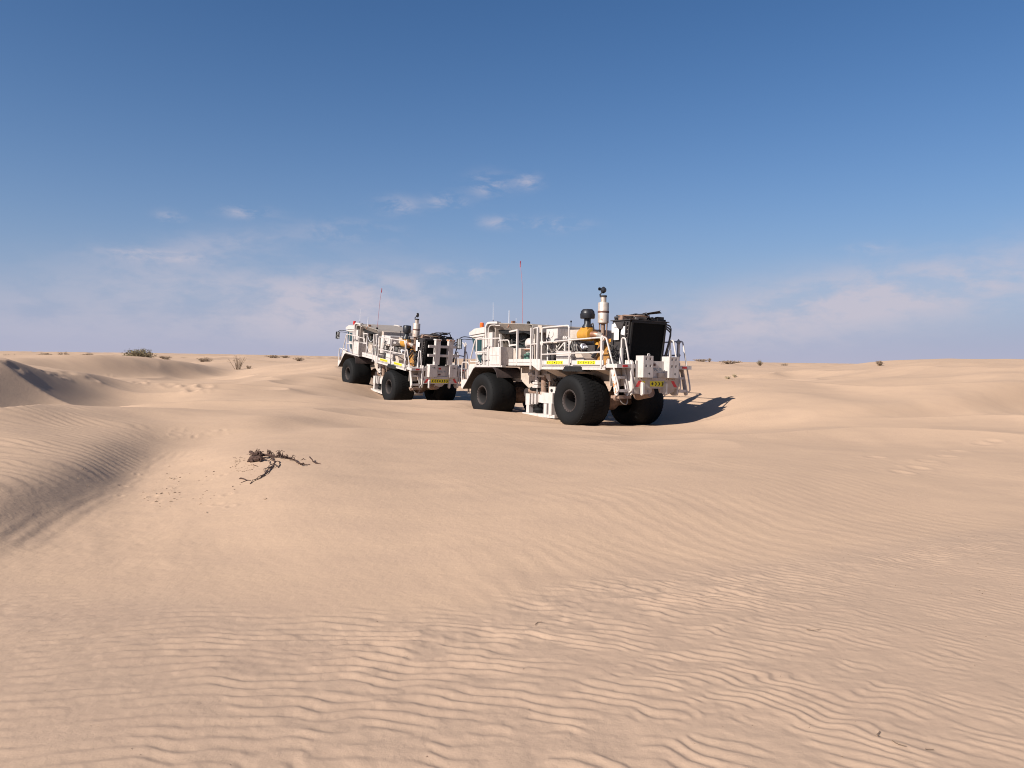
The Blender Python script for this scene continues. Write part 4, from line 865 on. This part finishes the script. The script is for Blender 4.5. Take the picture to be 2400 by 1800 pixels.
    if V == 'boxes':
        MB().prism([(-.96, 3.10), (-.96, 2.86), (-1.06, 2.86), (-1.06, 2.64), (-1.27, 2.64), (-1.27, 3.10)], 'y', .795, .81).build('sheet_panel', 'paper_white', root)
        MB().prism([(-1.40, 3.05), (-1.36, 2.80), (-1.52, 2.76), (-1.54, 3.02)], 'y', .803, .812).build('sheet_panel', 'paper_white', root)
        MB().prism([(-1.12, 3.16), (-1.25, 2.98), (-1.42, 2.95), (-1.55, 3.16)], 'y', .82, .85).build('rag', 'charcoal', root)
        MB().box(-1.20, -1.08, .815, .84, 3.02, 3.14).build('label_plate', 'fibreglass', root)
    else:
        MB().box(-1.10, -.93, .795, .81, 2.62, 3.10).build('sheet_panel', 'paper_white', root)
        MB().box(-1.28, -1.13, .795, .81, 2.82, 3.02).build('sheet_panel', 'paper_white', root)
    # fan drive and pipework on top
    MB().box(-1.72, -.86, -.78, .78, 3.20, 3.225).build('housing_lid', 'charcoal', root)
    MB().box(-1.05, -.90, -.5, .62, 3.225, 3.33).box(-1.30, -1.12, .15, .70, 3.225, 3.30).build('header_pipe', 'brown_steel', root)
    MB().tube([(-1.0, .75, 3.28), (-1.2, .5, 3.34), (-1.3, .2, 3.34), (-1.45, -.1, 3.28)], .05, 8).build('header_hose', 'charcoal', root)
    MB().lathe([(.0001, -.05), (.07, -.045), (.075, 0), (.07, .045), (.0001, .05)], (-1.52, .36, 3.30), 'x', 16).build('fan_gearbox', 'grey_metal', root)
    fan = MB().lathe([(.09, 0), (.10, .06), (.0001, .07)], (-1.36, -.12, 3.36), n=16)
    fan.build('fan_hub', 'charcoal', root)
    for k in range(6):
        a = k * math.pi / 3 + .35; c = Vector((-1.36, -.12, 3.43)); d = Vector((math.cos(a), math.sin(a), .03 - .16 * math.sin(a))); s_ = Vector((-math.sin(a), math.cos(a), 0))
        vs = [c + d * .09 - s_ * .05 + Vector((0, 0, .02)), c + d * .09 + s_ * .05 - Vector((0, 0, .02)), c + d * .50 + s_ * .085 - Vector((0, 0, .025)), c + d * .50 - s_ * .085 + Vector((0, 0, .03))]
        MB().add(vs + [v + Vector((0, 0, .008)) for v in vs], [(0, 1, 2, 3), (4, 5, 6, 7), (0, 1, 5, 4), (1, 2, 6, 5), (2, 3, 7, 6), (3, 0, 4, 7)]).build('fan_blade', 'charcoal', root)
    MB().tube([(-1.32 + .30 * math.cos(t), .20 + .42 * math.sin(t), 3.36 + .02 * math.cos(t)) for t in [k * math.pi / 12 for k in range(24)]], .022, 6, closed=True).build('fan_ring', 'brown_steel', root)
    MB().box(-1.2, -.95, -.35, .1, 3.33, 3.38).box(-1.25, -1.05, .42, .66, 3.30, 3.37).build('control_valve', 'brown_steel', root)
    MB().box(-1.62, -1.5, -.65, -.40, 3.225, 3.36).box(-1.60, -1.35, -.75, -.2, 3.225, 3.29).box(-1.55, -1.45, -.30, -.20, 3.225, 3.32).build('fan_bracket', 'black_metal', root)
    hoses(root, 31, 8, -1.62, -.9, -.7, .65, 3.24, 3.38, .012, .022, 'charcoal')
    if V == 'rack': MB().tube(fillet([(-1.45, .30, 3.24), (-1.45, .22, 3.50), (-1.45, -.62, 3.52), (-1.45, -.70, 3.24)], .2), .022, 6).build('hose', 'hose', root)
    for k in range(3): MB().tube(fillet([(-1.60, -.72, 3.16 - .05 * k), (-1.64, -.95, 3.10 - .1 * k), (-1.62, -.90, 2.7), (-1.55, -.78 - .04 * k, 2.2)], .25), .022, 6).build('hose', 'hose', root)
    hoses(root, 37, 6, -1.4, -.8, .80, .92, 2.0, 2.6, .012, .02, 'charcoal')
    hoses(root, 41, 5, -1.55, -1.0, .85, 1.05, 1.95, 2.7, .010, .018)
    # --- rear end
    MB().box(-1.98, -1.52, -1.48, 1.48, 1.82, 1.93).build('rear_beam', W_, root)
    for sy in (1, -1):
        lm = MB().box(-1.992, -1.981, sy * 1.18 - .09, sy * 1.18 + .09, 1.845, 1.905).build('rear_lamp', 'red_lens', root)
    MB().box(-1.99, -1.95, -.78, .78, 1.565, 2.04).build('rear_panel', W_, root)
    MB().prism([(-.86, 1.565), (.86, 1.565), (.86, 1.25), (-.86, 1.25)], 'x', -2.03, -1.97).build('bumper_plate', Dp if V == 'boxes' else W_, root)
    for sy in (1, -1):
        MB().prism([(-2.0, 1.28), (-2.0, 1.98), (-1.93, 2.05), (-1.70, 2.05), (-1.70, 1.10), (-1.80, 1.04), (-1.92, 1.04), (-2.0, 1.10)], 'y', sy * .865, sy * .93).build('end_plate', W_, root)
    if V == 'boxes': MB().prism([(.83, 1.10), (.83, 1.25), (.15, 1.25), (.15, 1.16), (.22, 1.10), (.38, 1.08)], 'x', -2.00, -1.94).build('tow_plate', Dp, root); MB().prism([(-.15, 1.25), (-.20, 1.12), (-.55, 1.10), (-.74, 1.16), (-.78, 1.25)], 'x', -2.00, -1.94).build('tow_plate', Dp, root)
    else:
        MB().prism([(.30, 1.25), (.22, 1.15), (.05, 1.11), (-.10, 1.13), (-.22, 1.25)], 'x', -2.0, -1.94).build('tow_plate', Dp, root)
    for hy in ((.60, -.30) if V == 'boxes' else (.62, -.42)):
        MB().prism([(-1.99, 1.10), (-1.99, 1.38), (-2.06, 1.44), (-2.14, 1.40), (-2.14, 1.10), (-2.08, 1.05)], 'y', hy - .03, hy + .03).build('tow_hook', W_, root)
    for ey in (.30, -.42): MB().cyl((-2.005, ey, 1.155), (-2.012, ey, 1.155), .037, n=12).build('tow_eye', 'grey_metal', root)
    # markings on the bumper
    if V == 'boxes':
        chevron_sign(root, 'x', -2.03, .60, .46, 1.31, 1.46, [(.53, 1)], -1)
        chevron_sign(root, 'x', -2.03, .26, -.30, 1.31, 1.46, [(.17, 0), (.03, -1), (-.10, -1), (-.23, -1)], -1)
    else:
        chevron_sign(root, 'x', -2.03, .50, -.40, 1.29, 1.46, [(.41, 1), (.29, 1), (.17, 1), (.05, 0), (-.07, -1), (-.19, -1), (-.31, -1)], -1)
    for sy in (1, -1):
        c = sy * .70 if V == 'boxes' else sy * .72
        MB().prism([(c + .01 * sy, 1.29), (c + .13 * sy, 1.29), (c - .0 * sy, 1.47), (c - .12 * sy, 1.47)], 'x', -2.036, -2.031).build('red_stripe', 'red_paint', root)
    for k, yb in enumerate((.72, .60, .34, .27, .22, -.40, -.48, -.62, -.70)): MB().cyl((-2.03, yb, 1.525), (-2.04, yb, 1.525), .013, n=8).build('bolt', 'sign_black', root)
    te = link('lettering', shared('txt', lambda: text_mesh('NOMAD 90', .125, 'letter_blue')), root, (-1.992, .03, 1.80), (math.pi / 2, 0, -math.pi / 2))
    te.scale = (.86, 1, 1)
    MB().box(-1.998, -1.991, .02, .14, 1.90, 1.97).build('reflector', 'red_lens' if V == 'rack' else 'rust_band', root)
    if V == 'rack': MB().box(-1.998, -1.991, .02, .14, 1.63, 1.70).build('reflector', 'rust_band', root)
    for sy in (1, -1):
        a, b = sorted((sy * .32, sy * .70))
        bx = MB()
        if V == 'boxes':
            # weight box whose rear face has four open sockets
            ys = [a, a + .075, a + .145, a + .235, a + .305, b]; zs = [1.565, 1.86, 1.93, 2.06, 2.13, 2.18]
            ys[5] = b
            x0, x1, xd = -2.21, -1.90, -2.165
            bx.box(x0 + .0001, x1, a, a + .0001, 1.565, 2.18)
            bx = MB(); vs = []; fs = []
            for i in range(5):
                for j in range(5):
                    hole = i in (1, 3) and j in (1, 3)
                    q = [(ys[i], zs[j]), (ys[i + 1], zs[j]), (ys[i + 1], zs[j + 1]), (ys[i], zs[j + 1])]
                    if not hole: bx.add([(x0, u, v) for u, v in q], [(0, 1, 2, 3)])
                    else:
                        bx.add([(x0, u, v) for u, v in q] + [(xd, u, v) for u, v in q], [(4, 5, 6, 7), (0, 1, 5, 4), (1, 2, 6, 5), (2, 3, 7, 6), (3, 0, 4, 7)])
            c = [(x, y, z) for x in (x0, x1) for y in (a, b) for z in (1.565, 2.18)]
            bx.add(c, [(4, 6, 7, 5), (0, 4, 5, 1), (2, 3, 7, 6), (0, 2, 6, 4), (1, 5, 7, 3)])
        else: bx.box(-2.21, -1.90, a, b, 1.565, 2.12)
        o = bx.build('counterweight', W_, root, smooth=False)
        m = MB(); p_ = (a + b) / 2
        m.prism([(p_ - .06, 1.64), (p_ + .0, 1.68), (p_ - .06, 1.71)] if V == 'boxes' else [(p_ + .08, 2.0), (p_ + .08, 1.985), (p_ - .03, 1.985), (p_ - .03, 1.96), (p_ - .10, 1.992), (p_ - .03, 2.025), (p_ - .03, 2.0)], 'x', -2.213, -2.211).build('stencil_mark', 'sign_black' if V == 'boxes' else 'charcoal', o)
    if V == 'boxes':
        MB().lathe([(.022, -.012), (.05, -.012), (.05, .012), (.022, .012), (.022, -.012)], (-2.1, .40, 2.205), 'x', 16).build('lifting_eye', W_, root)
        MB().box(-1.998, -1.991, .12, .20, 1.58, 1.66).build('latch', 'paper_white', root)
        MB().box(-2.05, -1.99, -.32, -.05, 1.57, 1.70).build('bracket', Dp, root)
    else:
        for sy in (1, -1):
            MB().box(-2.16, -1.98, sy * .33 - .12, sy * .33 + .12, 2.12, 3.20).build('rack_post', W_, root)
            MB().box(-2.20, -1.94, sy * .33 - .14, sy * .33 + .14, 3.205, 3.26).build('rack_cap', 'rusty_paint', root)
            MB().prism([(-1.98, 2.12), (-1.98, 2.7), (-1.78, 2.05)], 'y', sy * .33 - .02, sy * .33 + .02).build('rack_gusset', W_, root)
        for z in (2.53, 2.93): MB().bar((-2.10, -.78, z), (-2.10, .78, z), .11).build('rack_arm', W_, root)
    # --- rear ladders, one each side
    for sy in (1, -1):
        S0 = 'rusty_paint' if (V == 'boxes' and sy > 0) else W_
        yo, yi = sy * 1.38, sy * .975
        MB().prism([(-1.60, 1.90), (-1.72, 1.90), (-1.94, 1.12), (-1.92, 1.05), (-1.84, 1.04), (-1.80, 1.10)], 'y', yo - .02, yo + .02).build('ladder_side', S0, root)
        MB().prism([(-1.60, 1.90), (-1.72, 1.90), (-1.94, 1.12), (-1.92, 1.05), (-1.84, 1.04), (-1.80, 1.10)], 'y', yi - .02, yi + .02).build('ladder_side', W_, root)
        for (x, z) in ((-1.72, 1.57), (-1.83, 1.20)):
            MB().box(x - .08, x + .10, min(yo, yi) + .022, max(yo, yi) - .022, z - (.06 if z < 1.3 else .05), z + .02).build('ladder_step', W_, root)
        MB().box(-1.60, -1.57, min(yo, yi), max(yo, yi), 1.30, 1.8).build('ladder_backing', Dp, root)
        rail(root, [(-1.38, sy * 1.53, T2 - .0), (-1.55, sy * 1.53, T2), (-1.98, sy * 1.42, 1.34), (-2.0, sy * 1.42, 1.18), (-1.89, sy * 1.41, 1.12)] if V == 'boxes' else [(-1.40, sy * 1.53, 2.60), (-1.5, sy * 1.53, 2.72), (-1.62, sy * 1.53, 2.5), (-1.98, sy * 1.42, 1.34), (-2.0, sy * 1.42, 1.16), (-1.89, sy * 1.41, 1.12)], .024, .14)
        rail(root, [(-1.58, sy * .97, 1.93), (-1.58, sy * .97, 2.68), (-1.72, sy * .96, 2.68), (-2.05, sy * .955, 1.40), (-2.05, sy * .955, 1.20), (-1.9, sy * .965, 1.12)], .024, .14)
        MB().prism([(-1.64, 1.93), (-1.52, 1.93), (-1.55, 2.4), (-1.61, 2.4)], 'y', sy * .97 - .03, sy * .97 + .03).build('post_foot', W_, root)
        MB().prism([(-1.42, 1.93), (-1.56, 1.93), (-1.56, 2.04), (-1.49, 2.08), (-1.44, 2.04)], 'y', sy * 1.36, sy * 1.40).build('lifting_lug', W_, root)
    MB().tube(fillet([(-1.85, 1.30, 1.03), (-1.9, 1.2, .82), (-1.9, 1.0, .78), (-1.85, .95, 1.0)], .2), .016, 6).build('hanging_cable', 'grey_metal', root)
    MB().lathe([(.0001, -.05), (.09, -.05), (.10, 0), (.09, .05), (.0001, .05)], (-1.80, 1.32, .98), 'x', 16).box(-1.95, -1.6, .9, 1.35, .96, 1.04).build('cable_reel', 'brown_steel', root)
    MB().cyl((-1.95, .15, 1.15), (-1.4, .15, 1.05), .16, n=16).build('rear_pinion', 'brown_steel', root)
    # --- vibrator: reaction mass, baseplate, lift columns
    mz = .02
    mass = MB().box(1.58, 3.08, -.75, .82, .66, .93).build('reaction_mass', W_, root)
    MB().prism([(2.28, .70), (2.28, .90), (2.12, 1.0), (1.62, 1.0), (1.62, .66), (2.2, .66)], 'y', .822, .99).build('mass_block', W_, mass)
    MB().box(2.92, 3.16, .70, .96, .56, .94).build('mass_block', W_, mass)
    for x in (2.62, 2.80): MB().box(x, x + .07, .822, .93, .60, .95).build('mass_rib', W_, mass)
    MB().box(1.62, 1.96, .45, .88, .932, 1.20).build('valve_block', W_, root)
    MB().cyl((1.80, .88, 1.08), (1.80, .91, 1.08), .05, n=14).build('valve_port', 'black_metal', root)
    MB().box(1.45, 3.25, -1.0, 1.02, .20, .30).build('baseplate', W_, root)
    for x, y, z1 in ((3.05, .86, .62), (1.98, .92, .62), (1.66, .96, .64), (3.05, -.8, .62), (1.7, -.8, .62)):
        MB().box(x - .08, x + .08, y - .09, y + .09, .302, z1 + .03).build('baseplate_leg', W_, root)
    for x in (2.78, 2.30): 
        for y in (.66, -.6): MB().lathe([(.0001, .305), (.16, .31), (.19, .40), (.16, .47), (.19, .55), (.16, .655), (.0001, .656)], (x, y, 0), n=20).build('air_bag', 'rubber', root)
    for y in (.74, -.74):
        MB().cyl((2.80, y, .95), (2.80, y, 1.62), .028, n=10).build('lift_rod', 'grey_metal', root)
        MB().cyl((2.80, y, 1.35), (2.80, y, 1.74), .09, n=14).box(2.66, 2.95, y - .1, y + .1, 1.14, 1.20).box(2.66, 2.95, y - .1, y + .1, 1.27, 1.33).box(2.70, 2.92, y - .06, y + .06, 1.20, 1.27).build('lift_cylinder', W_, root)
        MB().box(2.68, 2.92, y - .12, y + .12, 1.74, 1.84).build('cylinder_mount', 'rusty_paint', root)
        MB().cyl((2.42, y, .935), (2.42, y, 1.50), .105, n=18).build('guide_column', 'brown_steel', root)
        MB().cyl((2.42, y, .932), (2.42, y, 1.02), .13, n=18).box(2.26, 2.58, y - .13, y + .13, 1.50, 1.56).build('column_collar', Dp, root)
        MB().bar((2.14, y, .94), (2.14, y, 1.5), .03).bar((2.05, y + .04, .94), (2.05, y + .04, 1.4), .025).build('guide_rod', 'brown_steel', root)
    MB().cyl((3.30, .72, 1.60), (3.05, .72, 1.60), .07, n=14).box(2.9, 3.06, .62, .80, 1.52, 1.58).build('pressure_can', W_, root)
    MB().prism([(2.05, 1.62), (2.40, 1.62), (2.12, 1.38), (1.98, 1.38)], 'y', .55, .80).build('stilt_bracket', Dp, root)
    MB().box(1.70, 1.95, .3, .6, 1.1, 1.5).build('stilt_block', 'black_metal', root)
    hoses(root, 51, 9, 1.7, 3.0, .45, .75, 1.0, 1.65, .010, .018)

def truck_matrix(p):
    o_, f, l, u = truck_axes(p)
    return Matrix(((f.x, l.x, u.x, o_.x), (f.y, l.y, u.y, o_.y), (f.z, l.z, u.z, o_.z), (0, 0, 0, 1)))
GRP = 'white vibrator trucks parked on the dunes'
t1 = thing('vibrator_truck', 'nearer white vibrator truck, large black radiator and two socketed weight boxes at its rear', 'truck', mtx=truck_matrix(TRUCK_A), group=GRP)
build_truck(t1, 'boxes')
t2 = thing('vibrator_truck', 'farther white vibrator truck, nose up on the sand, upright two-post rack at its rear', 'truck', mtx=truck_matrix(TRUCK_B), group=GRP)
build_truck(t2, 'rack')

# ------------------------------------------------------------------ desert plants
def bush_parts(root, w, h, seed, leaf, nleaf, nstem, lsz=.06, upright=.5, stem='dry_twig'):
    rr = random.Random(seed); st = MB(); lf = MB()
    tips = []
    for k in range(nstem):
        a = rr.uniform(0, 6.283); s = rr.random() ** .6
        e = Vector((math.cos(a) * w / 2 * s, math.sin(a) * w / 2 * s * .8, h * (1 - .55 * s * s * (1 - upright)) * rr.uniform(.6, 1)))
        b = Vector((math.cos(a) * w * .08, math.sin(a) * w * .08, -.05))
        mid = (b + e) / 2 + Vector((rr.uniform(-.1, .1) * w, rr.uniform(-.1, .1) * w, h * .12))
        pts = [b * (1 - t) ** 2 + mid * 2 * t * (1 - t) + e * t * t for t in (0, .3, .6, .85, 1)]
        st.tube(pts, .012 + .012 * w / 2, 4, .004); tips.append(pts)
    for k in range(nleaf):
        pts = rr.choice(tips); t = rr.uniform(.35, 1); i = min(int(t * 4), 3); p = pts[i].lerp(pts[i + 1], t * 4 - i)
        p = p + Vector((rr.gauss(0, .05 * w), rr.gauss(0, .05 * w), rr.gauss(0, .05 * h)))
        if p.z < 0: p.z = abs(p.z)
        d = Vector((rr.uniform(-1, 1), rr.uniform(-1, 1), rr.uniform(-.2, 1))).normalized(); s_ = d.orthogonal().normalized(); l = lsz * rr.uniform(.6, 1.5)
        lf.add([p - d * l * .5, p + s_ * l * .22, p + d * l * .6, p - s_ * l * .22], [(0, 1, 2, 3)])
    st.build('stems', stem, root)
    if nleaf: lf.build('foliage', leaf, root, smooth=False)
def plant(px, py, wpx, hpx, label, cat, kind, group, seed, Y=None):
    d = ydir(px, py)
    if Y is None:
        g = ground_at(px, py + 1.0, 30, 160); Y = g.y
    x = d[0] * Y; z = float(height(x, Y)[0])
    Y = min(Y, 140.0); x = d[0] * Y; z = float(height(x, Y)[0])
    w = wpx * Y / F_PX; h = hpx * Y / F_PX
    root = thing({'bush': 'desert_bush', 'scrub': 'low_scrub', 'stalk': 'dry_shrub', 'tuft': 'grass_tuft'}[kind], label, cat, (x, Y, z - .02), group)
    if kind == 'bush': bush_parts(root, w, h * 1.1, seed, 'bush_leaf', 1500, 60, .075 * max(.6, w / 2), .25)
    elif kind == 'scrub': bush_parts(root, w, h * 1.15, seed, 'bush_dry', 700, 34, .09 * max(.6, w / 2.5), .5)
    elif kind == 'stalk': bush_parts(root, w, h, seed, 'bush_dry', 150, 22, .06, .9)
    else: bush_parts(root, w, h, seed, 'pale_grass', 60, 40, .05, .8, 'pale_grass')
GL = 'plants along the left skyline'; GR = 'plants along the right skyline'
PL = [
 (32, 831, 58, 8, 'wide low scrub at the far left edge of the skyline', 'scrub', 'scrub', GL, 95),
 (104, 830, 36, 8, 'small dark scrub on the left skyline, second from the left edge', 'scrub', 'scrub', GL, 95),
 (150, 830, 34, 15, 'ragged brown shrub on the left skyline, left of the big olive bush by two', 'shrub', 'scrub', GL, 90),
 (206, 829, 32, 12, 'brown shrub on the left skyline, next on the left of the big olive bush', 'shrub', 'scrub', GL, 90),
 (328, 836, 74, 29, 'large rounded olive bush on the left skyline, biggest of all the bushes', 'bush', 'bush', GL, 58),
 (386, 834, 34, 6, 'flat dark scrub just right of the large olive bush', 'scrub', 'scrub', GL, 88),
 (392, 839, 16, 14, 'pale thin-stemmed dry plant just right of the large olive bush', 'shrub', 'stalk', GL, 60),
 (480, 838, 42, 13, 'dark brown low bush between the olive bush and the tall sparse shrub', 'bush', 'scrub', GL, 80),
 (557, 846, 44, 36, 'tall sparse dry shrub with bare stems on a dune left of the trucks', 'shrub', 'stalk', GL, 62),
 (583, 847, 12, 10, 'tiny dry shrub on the dune just right of the tall sparse shrub', 'shrub', 'stalk', GL, 62),
 (640, 838, 40, 6, 'flat scrub on the skyline between the tall sparse shrub and the farther truck', 'scrub', 'scrub', GL, 100),
 (668, 840, 26, 5, 'small flat scrub between the two wider scrubs left of the farther truck', 'scrub', 'scrub', GL, 110),
 (736, 841, 22, 7, 'small brown scrub touching the skyline right at the farther truck nose', 'scrub', 'scrub', GL, 105),
 (60, 828, 20, 5, 'tiny low scrub between the two leftmost scrubs on the skyline', 'scrub', 'scrub', GL, 110),
 (258, 832, 26, 4, 'thin flat scrub line between the brown shrub and the large olive bush', 'scrub', 'scrub', GL, 105),
 (430, 836, 30, 5, 'thin flat scrub line midway between olive bush and dark brown bush', 'scrub', 'scrub', GL, 105),
 (702, 840, 34, 9, 'wide brown scrub on the skyline just left of the farther truck', 'scrub', 'scrub', GL, 95),
 (1643, 846, 46, 5, 'low flat scrub on the skyline just right of the nearer truck', 'scrub', 'scrub', GR, None),
 (1663, 846, 12, 9, 'small round bush at the right end of the scrub beside the nearer truck', 'bush', 'scrub', GR, None),
 (1712, 851, 62, 6, 'long low scrub on the right skyline before the olive bush', 'scrub', 'scrub', GR, None),
 (1781, 852, 18, 14, 'small rounded olive bush standing out on the right skyline', 'bush', 'bush', GR, None),
 (1839, 853, 24, 8, 'low brown scrub right of the small olive bush on the right skyline', 'scrub', 'scrub', GR, None),
 (1906, 855, 22, 5, 'little flat scrub midway along the right skyline', 'scrub', 'scrub', GR, None),
 (1952, 856, 40, 5, 'long flat scrub on the right skyline left of the lone brown bush', 'scrub', 'scrub', GR, None),
 (2061, 856, 17, 12, 'lone brown bush at the foot of the right dune on the skyline', 'bush', 'scrub', GR, None),
 (1705, 887, 15, 7, 'left pale grass tuft on the slope right of the nearer truck', 'grass', 'tuft', GR, None),
 (1721, 884, 12, 9, 'right pale grass tuft on the slope right of the nearer truck', 'grass', 'tuft', GR, None),
]
for k, a in enumerate(PL): plant(a[0], a[1], a[2], a[3], a[4], a[5], a[6], a[7], 100 + k, a[8])

# ------------------------------------------------------------------ dead branch and litter in the sand
def bz(x, y): return 540 + x / 9.217, 1030 + y / 9.217
_gc = {}
def lift(x, y, yb):
    """point seen at zoom (x, y) standing above the ground point seen at (x, yb)"""
    px_, py_ = bz(x, y); _, pb = bz(x, yb); key = (round(px_), round(pb))
    if key not in _gc: _gc[key] = ground_at(px_, pb, 5, 30)
    g = _gc[key]; d = ydir(px_, py_)
    return Vector((d[0] * g.y, g.y, EYE + d[2] * g.y))
def wob(pts, rr, amt, n=4):
    out = []
    for a, b in zip(pts[:-1], pts[1:]):
        for i in range(n): out.append(a.lerp(b, i / n) + (Vector((rr.gauss(0, amt), rr.gauss(0, amt), rr.gauss(0, amt * .6))) if i else Vector()))
    return out + [pts[-1]]
rr = random.Random(8)
o0 = lift(900, 380, 390)
br = thing('dead_branch', 'dark dead branch with tangled twigs lying half buried on the sand', 'branch', o0)
def limb(root, pts, r0, r1, nm, m='dead_wood', amt=.008):
    p = wob([v - root.location for v in pts], rr, amt); return MB().tube(p, r0, 6, r1).build(nm, m, root)
L1 = [lift(*q) for q in ((390, 490, 495), (470, 400, 470), (560, 360, 440), (640, 330, 410), (760, 335, 385), (900, 350, 390), (960, 370, 400), (1080, 345, 405), (1180, 385, 415), (1260, 400, 425), (1380, 440, 455), (1480, 510, 530), (1600, 540, 550), (1720, 555, 560))]
limb(br, L1, .026, .008, 'limb')
L2 = [lift(x, y, y + 6) for x, y in ((900, 400), (960, 500), (920, 580), (850, 680), (760, 735), (650, 840), (540, 890), (430, 970))]
limb(br, L2, .013, .005, 'limb')
L3 = [lift(*q) for q in ((430, 270, 400), (500, 305, 420), (580, 320, 430), (640, 270, 430), (660, 300, 440), (640, 380, 450), (700, 400, 460), (640, 480, 490))]
limb(br, L3, .024, .012, 'limb')
L4 = [lift(*q) for q in ((440, 450, 480), (520, 400, 480), (600, 390, 470), (700, 420, 470))]
limb(br, L4, .045, .018, 'limb'); limb(br, [lift(*q) for q in ((460, 470, 490), (560, 430, 480), (640, 410, 470))], .035, .02, 'limb')
def tangle(c, n, span, r0, r1, up):
    for k in range(n):
        a = rr.uniform(0, 6.283); s = span * rr.uniform(.4, 1)
        p0 = c + Vector((rr.gauss(0, span * .3), rr.gauss(0, span * .2), rr.uniform(0, up * .4)))
        p1 = p0 + Vector((math.cos(a) * s * .5, math.sin(a) * s * .3, rr.uniform(.2, 1) * up)); p2 = p0 + Vector((math.cos(a + .6) * s, math.sin(a) * s * .6, rr.uniform(-.2, .6) * up))
        limb(br, [p0, p1, p2], rr.uniform(r0, r1), r0 * .6, 'twig', amt=.006)
for x, y, n, sp, up in ((500, 400, 9, .10, .10), (620, 330, 7, .07, .10), (840, 340, 10, .09, .08), (1060, 370, 11, .11, .09), (1200, 390, 5, .08, .06), (1320, 420, 8, .09, .05), (1520, 530, 7, .08, .03), (690, 430, 5, .05, .06)):
    tangle(lift(x, y + 20, y + 45), n, sp, .004, .009, up)
for k in range(9):
    i = rr.randint(0, len(L2) - 3); a, b = L2[i], L2[i + 2]; m_ = (a + b) / 2 + Vector((rr.uniform(-.09, .05), rr.uniform(-.04, .04), .015))
    limb(br, [a, m_, b], .005, .003, 'twig', 'dead_wood', .006)
limb(br, [lift(x, y, y + 12) for x, y in ((960, 470), (1040, 470), (1065, 540), (1030, 605), (1010, 560))], .006, .004, 'twig')
def stick(name, label, polys, r0, r1, m='dead_wood'):
    pts = [[lift(x, y, yb) for x, y, yb in p] for p in polys]
    root = thing(name, label, 'stick', pts[0][0])
    for p in pts: limb(root, p, r0, r1, 'stem', m, .004)
stick('forked_stick', 'small dark forked stick lying below the dead branch', [[(190, 855, 860), (225, 835, 855), (370, 890, 895), (435, 884, 890)], [(370, 888, 895), (230, 940, 945)]], .012, .007)
stick('broken_twig', 'short dark broken twig to the right of the dead branch', [[(1710, 375, 470), (1760, 430, 490), (1800, 490, 510), (1850, 520, 530), (1950, 530, 540)], [(1790, 470, 500), (1880, 500, 525)]], .009, .004)
stick('broken_twig', 'tiny twig stump between the dead branch and the short broken twig', [[(1540, 440, 445), (1580, 405, 440), (1605, 440, 445)]], .006, .003)
stick('broken_twig', 'small loose twig on the sand left below the thick end of the branch', [[(490, 545, 552), (590, 578, 585)]], .006, .004)
def src_stick(name, label, pts, r0, r1, lo=2, hi=20, lift_=.006):
    P_ = [ground_at(x, y, lo, hi) + Vector((0, 0, lift_)) for x, y in pts]; root = thing(name, label, 'twig', P_[0]); limb(root, P_, r0, r1, 'stem', 'dry_twig', .001)
src_stick('thin_twig', 'long thin curved twig lying near the bottom right corner', [(2090, 1742), (2105, 1750), (2124, 1756)], .0022, .0015)
src_stick('thin_twig', 'short straight pale twig near the bottom right corner', [(2168, 1759), (2188, 1760)], .002, .0014)
src_stick('thin_twig', 'tiny bent twig above the long curved one at bottom right', [(2059, 1732), (2055, 1725), (2062, 1721)], .0026, .002)
src_stick('thin_twig', 'small arched twig on the ripples below the middle', [(1254, 1467), (1260, 1461), (1270, 1461)], .0026, .002)
src_stick('thin_twig', 'faint forked twig on the sand right of the middle', [(1890, 1480), (1905, 1482), (1924, 1479)], .002, .0014)

lit = MB(); rr = random.Random(21)
def crumb(g, s):
    a = rr.uniform(0, 6.283); d = Vector((math.cos(a), math.sin(a), rr.uniform(-.1, .25))); q = d.orthogonal().normalized() * s * .28; e = Vector((0, 0, s * .3))
    g = g + Vector((0, 0, s * .1)); lit.add([g - d * s, g + q + e, g + d * s, g - q, g - e * .5], [(0, 1, 4), (1, 2, 4), (2, 3, 4), (3, 0, 4), (0, 1, 2, 3)])
for k in range(90): crumb(ground_at(rr.uniform(60, 2380), rr.uniform(1300, 1795), 2, 15), rr.uniform(.003, .007))
for k in range(120):
    t = rr.random(); crumb(ground_at(rr.gauss(420, 90), rr.gauss(1130, 32), 5, 18), rr.uniform(.008, .026))
for k in range(70): crumb(ground_at(rr.uniform(540, 600), rr.uniform(1072, 1106), 5, 18), rr.uniform(.006, .02))
for k in range(40): crumb(ground_at(rr.uniform(1900, 2390), rr.uniform(1230, 1400), 4, 15), rr.uniform(.005, .01))
o = lit.build('plant_litter', 'dry_twig', None, smooth=False); o['kind'] = 'stuff'; o['label'] = 'scattered crumbs of dry plant litter on the sand'; o['category'] = 'litter'
